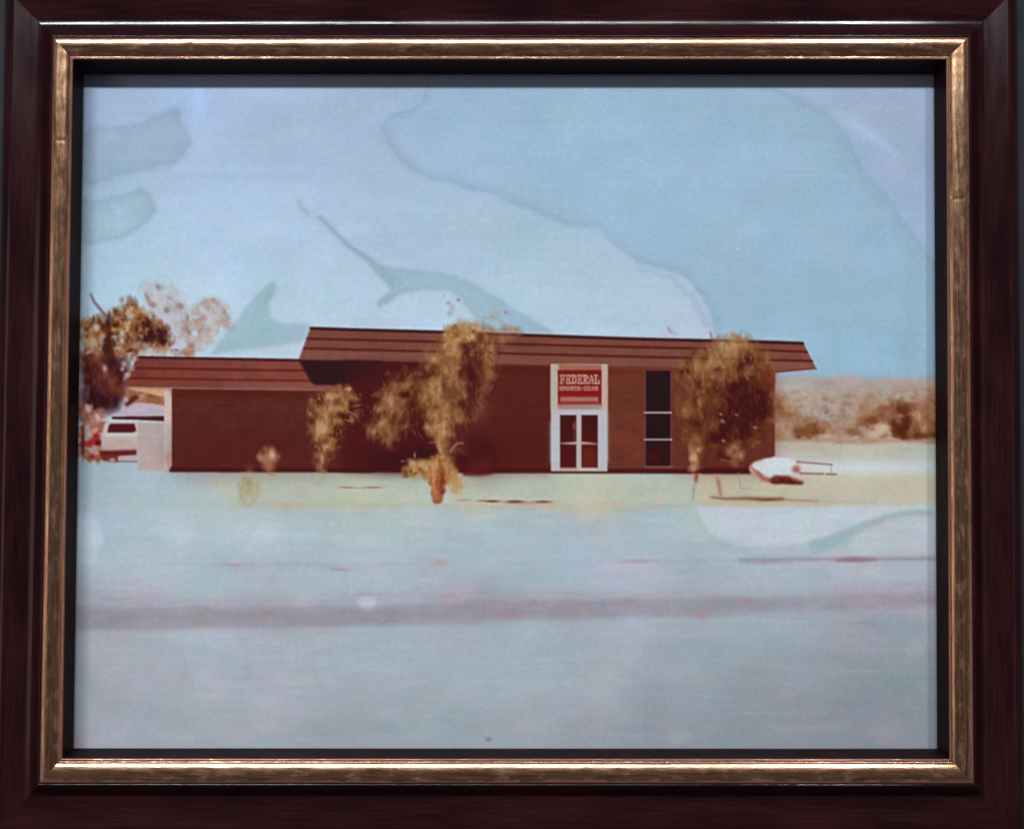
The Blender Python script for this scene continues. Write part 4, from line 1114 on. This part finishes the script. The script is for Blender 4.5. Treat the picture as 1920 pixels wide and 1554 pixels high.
# stakes, stump, white heap and trestle
line([(1306, 890), (1305, 900)], 6, (134, 56, 44), 2, .85)
line([(1304, 900), (1301, 918), (1299, 936)], [3, 2.6, 2.2], (150, 132, 118), 2.0, .7)
line([(1345, 894), (1348, 910), (1351, 926)], [4, 6, 4], (146, 92, 66), 3.4, .75)
line([(1385, 888), (1388, 905), (1388, 914)], 2, (172, 144, 114), 1.5, .7)
line([(1388, 915), (1412, 916)], 1.6, (168, 146, 126), 1.5, .6)
line([(1340, 892), (1352, 893)], 4, (196, 148, 122), 2, .6)
poly([(1404, 884), (1406, 873), (1416, 866), (1432, 862), (1450, 857), (1478, 856), (1496, 861), (1500, 872), (1502, 888), (1506, 902), (1480, 905), (1444, 906), (1424, 899)], (196, 160, 144), 1.8, 1, wig=1.2, wigs=8, mottle=.03)
poly([(1405, 874), (1414, 870), (1430, 884), (1446, 898), (1442, 904), (1426, 899)], (160, 96, 82), 2.4, .9, wig=1, wigs=7)
poly([(1409, 875), (1418, 867), (1434, 862), (1450, 858), (1476, 857), (1495, 862), (1496, 868), (1486, 878), (1499, 886), (1503, 896), (1484, 892), (1464, 891), (1446, 897), (1432, 889)], (202, 213, 221), 2.1, 1, wig=1.4, wigs=7, mottle=.012)
poly([(1412, 873), (1424, 865), (1440, 862), (1436, 880)], (206, 196, 184), 5, .5)
dab(1492, 880, 8, 7, .5, (150, 92, 80), .8, 1.3)
dab(1487, 894, 15, 4, .25, (204, 170, 156), .7)
foliage([(1440, 899), (1452, 891), (1476, 892), (1494, 898), (1509, 903), (1502, 908), (1444, 906)], [(70, 24, 14), (104, 40, 28), (140, 72, 58)], [], 1.0, 1.8, 1, 7, .25, (4, 10), .1)
line([(1448, 904), (1476, 905), (1504, 906)], 3, (78, 30, 18), 1.8, .8)
poly([(1494, 866), (1530, 866), (1562, 869), (1562, 874), (1496, 871)], (198, 196, 198), 1.4, .8)
line([(1494, 866), (1525, 868), (1560, 871)], 2.6, (128, 100, 98), 1.2, .92)
line([(1500, 887), (1530, 888), (1543, 888)], 3, (124, 92, 90), 1.3, .9)
line([(1550, 888.5), (1567, 889)], 3, (112, 84, 90), 1.3, .9)
line([(1558, 871), (1558.5, 888)], 1.8, (150, 140, 156), 1.2, .8)
poly([(1500, 870), (1555, 873), (1555, 885), (1504, 884)], (206, 208, 210), 2, .6)

gl = slice(850, CH)
gn = vnoise(9, 60)[gl] * .5 + vnoise(16, 26)[gl] * .35 + vnoise(40, 130)[gl] * .6
hu = vnoise(14, 70)[gl] * .6 + vnoise(30, 50)[gl] * .6
C[gl] *= (1 + .011 * gn)[..., None]
C[gl, :, 0] *= 1 + .013 * hu
C[gl, :, 1] *= 1 - .004 * hu
gr = C[820:].mean(2, keepdims=True)
ds = np.clip((yy[820:] - 850) / 300, 0, 1)[..., None] * .22 + .04
C[820:] = C[820:] * (1 - ds) + gr * ds
for k in range(150):
    y = rnd.choice([rnd.uniform(955, 1110), rnd.uniform(1175, 1400), rnd.uniform(1040, 1062)])
    dab(rnd.uniform(160, 1740), y, rnd.uniform(8, 60), rnd.uniform(1.5, 7), rnd.gauss(0, .02), rnd.choice([(182, 162, 176), (150, 172, 182), (186, 196, 206), (168, 164, 178), (176, 190, 190)]), rnd.uniform(.06, .22))
for k in range(26):
    dab(rnd.uniform(160, 700), rnd.uniform(1200, 1390), rnd.uniform(6, 18), rnd.uniform(6, 16), rnd.uniform(0, 3), rnd.choice([(148, 162, 172), (152, 158, 168), (174, 180, 194)]), rnd.uniform(.1, .3))

# --- edges, shade-toned board, fading and grain
C *= (1 + .0075 * vnoise(3) + .006 * vnoise(7) + .007 * vnoise(26, 40) + .009 * vnoise(70, 110))[..., None]
C[..., 0] *= 1 + .010 * vnoise(9) + .010 * vnoise(45, 60)
C[..., 2] *= 1 + .008 * vnoise(9) + .006 * vnoise(60, 60)
C *= (1 + .004 * vnoise(4, 180))[..., None]
soft_ = np.stack([blur1(np.ascontiguousarray(C[..., q]), 2.3) for q in range(3)], -1)
C = C + .65 * (C - soft_)                        # the over-crisp look of an enlarged small negative
PIC = C
# the board behind, coloured like the shade the top rail casts, with a grey tide mark
C = np.ones((CH, CW, 3), np.float32) * np.array([62, 50, 62], np.float32) / 255
C *= (1 + .05 * vnoise(6) + .05 * vnoise(30, 60))[..., None]
sl, mk = poly_mask([(795, 148), (880, 142), (910, 146), (925, 151), (960, 142), (1030, 141), (1060, 146), (1150, 146), (1210, 141), (1330, 139), (1380, 141), (1400, 160), (1420, 176), (795, 176)], 2.2, 1.6, 12)
put(sl, mk * .85, (88, 98, 114))
sl, mk = poly_mask([(1400, 176), (1440, 160), (1480, 165), (1520, 176)], 2.5)
put(sl, mk * .8, (130, 148, 166))
BRD = C
np.clip(PIC, 0.004, .97, out=PIC)
np.clip(BRD, 0.004, .97, out=BRD)

# ------------------------------------------------------------------ inks: what must lie on the paper to look so in this room
def to_lin(c):
    return np.where(c <= .04045, c / 12.92, ((c + .055) / 1.055) ** 2.4)


VEIL = np.array([0.0035, 0.0065, 0.0085])       # sheen of glass and paper that lies over every ink
PAPER_Z = -DEPTH - 0.0022
E_COEF = np.array([[0.8553, -0.0125, -0.0666, -0.0165, 0.0015, -0.0007], [0.926, -0.0142, -0.0746, -0.0168, 0.0022, 0.0006], [0.9797, -0.0141, -0.0792, -0.0174, 0.0025, -0.0002]])


def room_light(px, py):
    u, v = (px - 950) / 800, (py - 780) / 620
    B = np.stack([np.ones_like(u), u, v, u * u, u * v, v * v], -1)
    return B @ E_COEF.T


def sample(img, px, py):
    x = np.clip(px - OX - .5, 0, CW - 2)
    y = np.clip(py - OY - .5, 0, CH - 2)
    x0, y0 = x.astype(int), y.astype(int)
    fx, fy = (x - x0)[..., None], (y - y0)[..., None]
    return img[y0, x0] * (1 - fx) * (1 - fy) + img[y0, x0 + 1] * fx * (1 - fy) + img[y0 + 1, x0] * (1 - fx) * fy + img[y0 + 1, x0 + 1] * fx * fy


def ink_mesh(name, V, F, ink, mat, parent):
    me = bpy.data.meshes.new(name)
    me.vertices.add(len(V))
    me.vertices.foreach_set('co', to_world(V).astype(np.float32).ravel())
    me.loops.add(F.size)
    me.loops.foreach_set('vertex_index', F.astype(np.int32).ravel())
    me.polygons.add(len(F))
    me.polygons.foreach_set('loop_start', np.arange(0, F.size, 4, dtype=np.int32))
    a = me.color_attributes.new('ink', 'FLOAT_COLOR', 'POINT')
    a.data.foreach_set('color', np.concatenate([ink, np.ones((len(ink), 1))], 1).astype(np.float32).ravel())
    me.materials.append(mat)
    me.update(calc_edges=True)
    return link(bpy.data.objects.new(name, me), parent)


def sheet(corner_px, nx, ny, z):
    q = lay([c[0] for c in corner_px], [c[1] for c in corner_px], z)[:, :2]
    u, v = np.meshgrid(np.linspace(0, 1, nx), np.linspace(0, 1, ny))
    P = (q[0] * ((1 - u) * (1 - v))[..., None] + q[1] * (u * (1 - v))[..., None] + q[2] * (u * v)[..., None] + q[3] * ((1 - u) * v)[..., None])
    return np.concatenate([P, np.full(P.shape[:2] + (1,), z)], -1)


NX, NY = 1060, 810
P3 = sheet([(138, 133), (1768, 133), (1776, 1420), (118, 1420)], NX, NY, PAPER_Z)
pp = project(P3)
ink = np.clip((to_lin(sample(PIC, pp[..., 0], pp[..., 1])) - VEIL) / room_light(pp[..., 0], pp[..., 1]), 0.0015, .9)
idx = np.arange(NX * NY).reshape(NY, NX)
F = np.stack([idx[:-1, :-1], idx[1:, :-1], idx[1:, 1:], idx[:-1, 1:]], -1).reshape(-1, 4)
cen = pp[:-1, :-1].reshape(-1, 2) + 0.9

# which printed thing each patch of the paper shows (later ones lie over earlier ones)
REG = [
    ('printed_hillside', 'hazy scrubby hillside printed at the right of the faded photograph', [(1450, 706), (1530, 706), (1600, 704), (1780, 710), (1780, 830), (1450, 828)]),
    ('printed_tree', 'loose brown and pink gum tree printed at the left edge of the photograph', [(140, 590), (165, 548), (200, 588), (250, 562), (285, 528), (330, 555), (385, 555), (430, 600), (400, 640), (366, 668), (258, 668), (233, 725), (240, 745), (205, 778), (140, 800)]),
    ('printed_car', 'red car partly hidden at the left edge of the photograph', [(140, 800), (190, 805), (191, 862), (140, 864)]),
    ('printed_carport', 'white carport roof printed beside the building', [(206, 780), (250, 756), (312, 762), (312, 789), (206, 787)]),
    ('printed_van', 'white van seen from behind, parked under the carport in the photograph', [(188, 866), (188, 815), (200, 788), (259, 788), (259, 866)]),
    ('printed_fence', 'pale board fence beside the printed van', [(258, 790), (311, 790), (311, 882), (258, 882)]),
    ('printed_building', 'long flat-roofed red brick club building printed across the photograph', [(233, 725), (257, 668), (562, 673), (583, 613), (1505, 640), (1530, 690), (1452, 698), (1452, 887), (318, 885), (310, 745)]),
    ('printed_sign', 'red FEDERAL SPORTS CLUB sign over the printed doors', [(1046, 694), (1128, 694), (1128, 760), (1046, 760)]),
    ('printed_door', 'white-framed glass double doors under the red sign', [(1050, 770), (1122, 770), (1122, 883), (1050, 883)]),
    ('printed_window', 'tall dark three-pane window right of the printed doors', [(1209, 695), (1259, 695), (1259, 876), (1209, 876)]),
    ('printed_tree', 'slim tan tree where the low wing meets the printed building', t1),
    ('printed_bush', 'small tan bush against the low wing', b1),
    ('printed_bush', 'olive bush on the pale ground, leftmost of the two small bushes', b2),
    ('printed_tree', 'large feathery tree with an orange trunk, left of the printed doors', left[:5] + main[1:14] + [(868, 900), (862, 925), (828, 920), (826, 942), (814, 942), (810, 905)] + foot[14:] + foot[:4] + [(800, 800), (762, 800)] + left[8:]),
    ('printed_tree', 'drooping tree with a dark centre before the right end of the building', upr[:6] + [(1448, 720), (1470, 760), (1450, 800), (1420, 830), (1390, 845), (1386, 884), (1370, 870), (1330, 868), (1314, 890), (1298, 890), (1290, 850), (1272, 790)]),
    ('printed_heap', "white sheeted heap on the ground at the building's right end", [(1404, 882), (1407, 871), (1448, 857), (1478, 855), (1497, 861), (1506, 903), (1442, 905)]),
    ('printed_trestle', 'thin low trestle right of the white heap', [(1497, 865), (1562, 870), (1568, 891), (1503, 889)]),
]
rid = np.zeros(len(F), np.int32)
for k, (nm, lb, P) in enumerate(REG, 1):
    P = np.array(P, float)
    ins = np.zeros(len(F), bool)
    for i in range(len(P)):
        (ax_, ay_), (bx_, by_) = P[i], P[(i + 1) % len(P)]
        if ay_ == by_:
            continue
        ins ^= ((ay_ > cen[:, 1]) != (by_ > cen[:, 1])) & (cen[:, 0] < (bx_ - ax_) * (cen[:, 1] - ay_) / (by_ - ay_) + ax_)
    rid[ins] = k
V = P3.reshape(-1, 3)
INK = ink.reshape(-1, 3)


def subset(k):
    f = F[rid == k]
    used, inv = np.unique(f, return_inverse=True)
    return V[used], inv.reshape(-1, 4), INK[used]


v_, f_, i_ = subset(0)
photo = ink_mesh('photo_print', v_, f_, i_, PRINT, frame)
photo['label'] = 'faded colour photograph with pale blue water stains, showing a low brick club building'
for k, (nm, lb, P) in enumerate(REG, 1):
    v_, f_, i_ = subset(k)
    if len(f_):
        o = ink_mesh(nm, v_, f_, i_, PRINT, photo)
        o['label'] = lb

# the shade-toned board behind the print
BP = sheet([(120, 100), (1795, 100), (1800, 1440), (100, 1440)], 560, 420, PAPER_Z - 0.0006)
bp_ = project(BP)
bi = np.clip(to_lin(sample(BRD, bp_[..., 0], bp_[..., 1])) / room_light(bp_[..., 0], bp_[..., 1]), 0.002, .9)
ix = np.arange(560 * 420).reshape(420, 560)
BF = np.stack([ix[:-1, :-1], ix[1:, :-1], ix[1:, 1:], ix[:-1, 1:]], -1).reshape(-1, 4)
board = ink_mesh('shade_toned_board', BP.reshape(-1, 3), BF, bi.reshape(-1, 3), BOARD, frame)
board['label'] = 'dark brown backing board behind the print, in the tone of the shade under the top rail'

# the glass
g = lay([115, 1790, 1798, 98], [105, 105, 1440, 1440], -DEPTH)[:, :2]
zf, zb = -DEPTH - 0.0001, -DEPTH - 0.0019
gv = [(*p, zf) for p in g] + [(*p, zb) for p in g]
glass = mesh_obj('glass_pane', to_world(np.array(gv)), [(0, 3, 2, 1), (4, 5, 6, 7), (0, 1, 5, 4), (1, 2, 6, 5), (2, 3, 7, 6), (3, 0, 4, 7)], GLASS, frame, smooth=False)
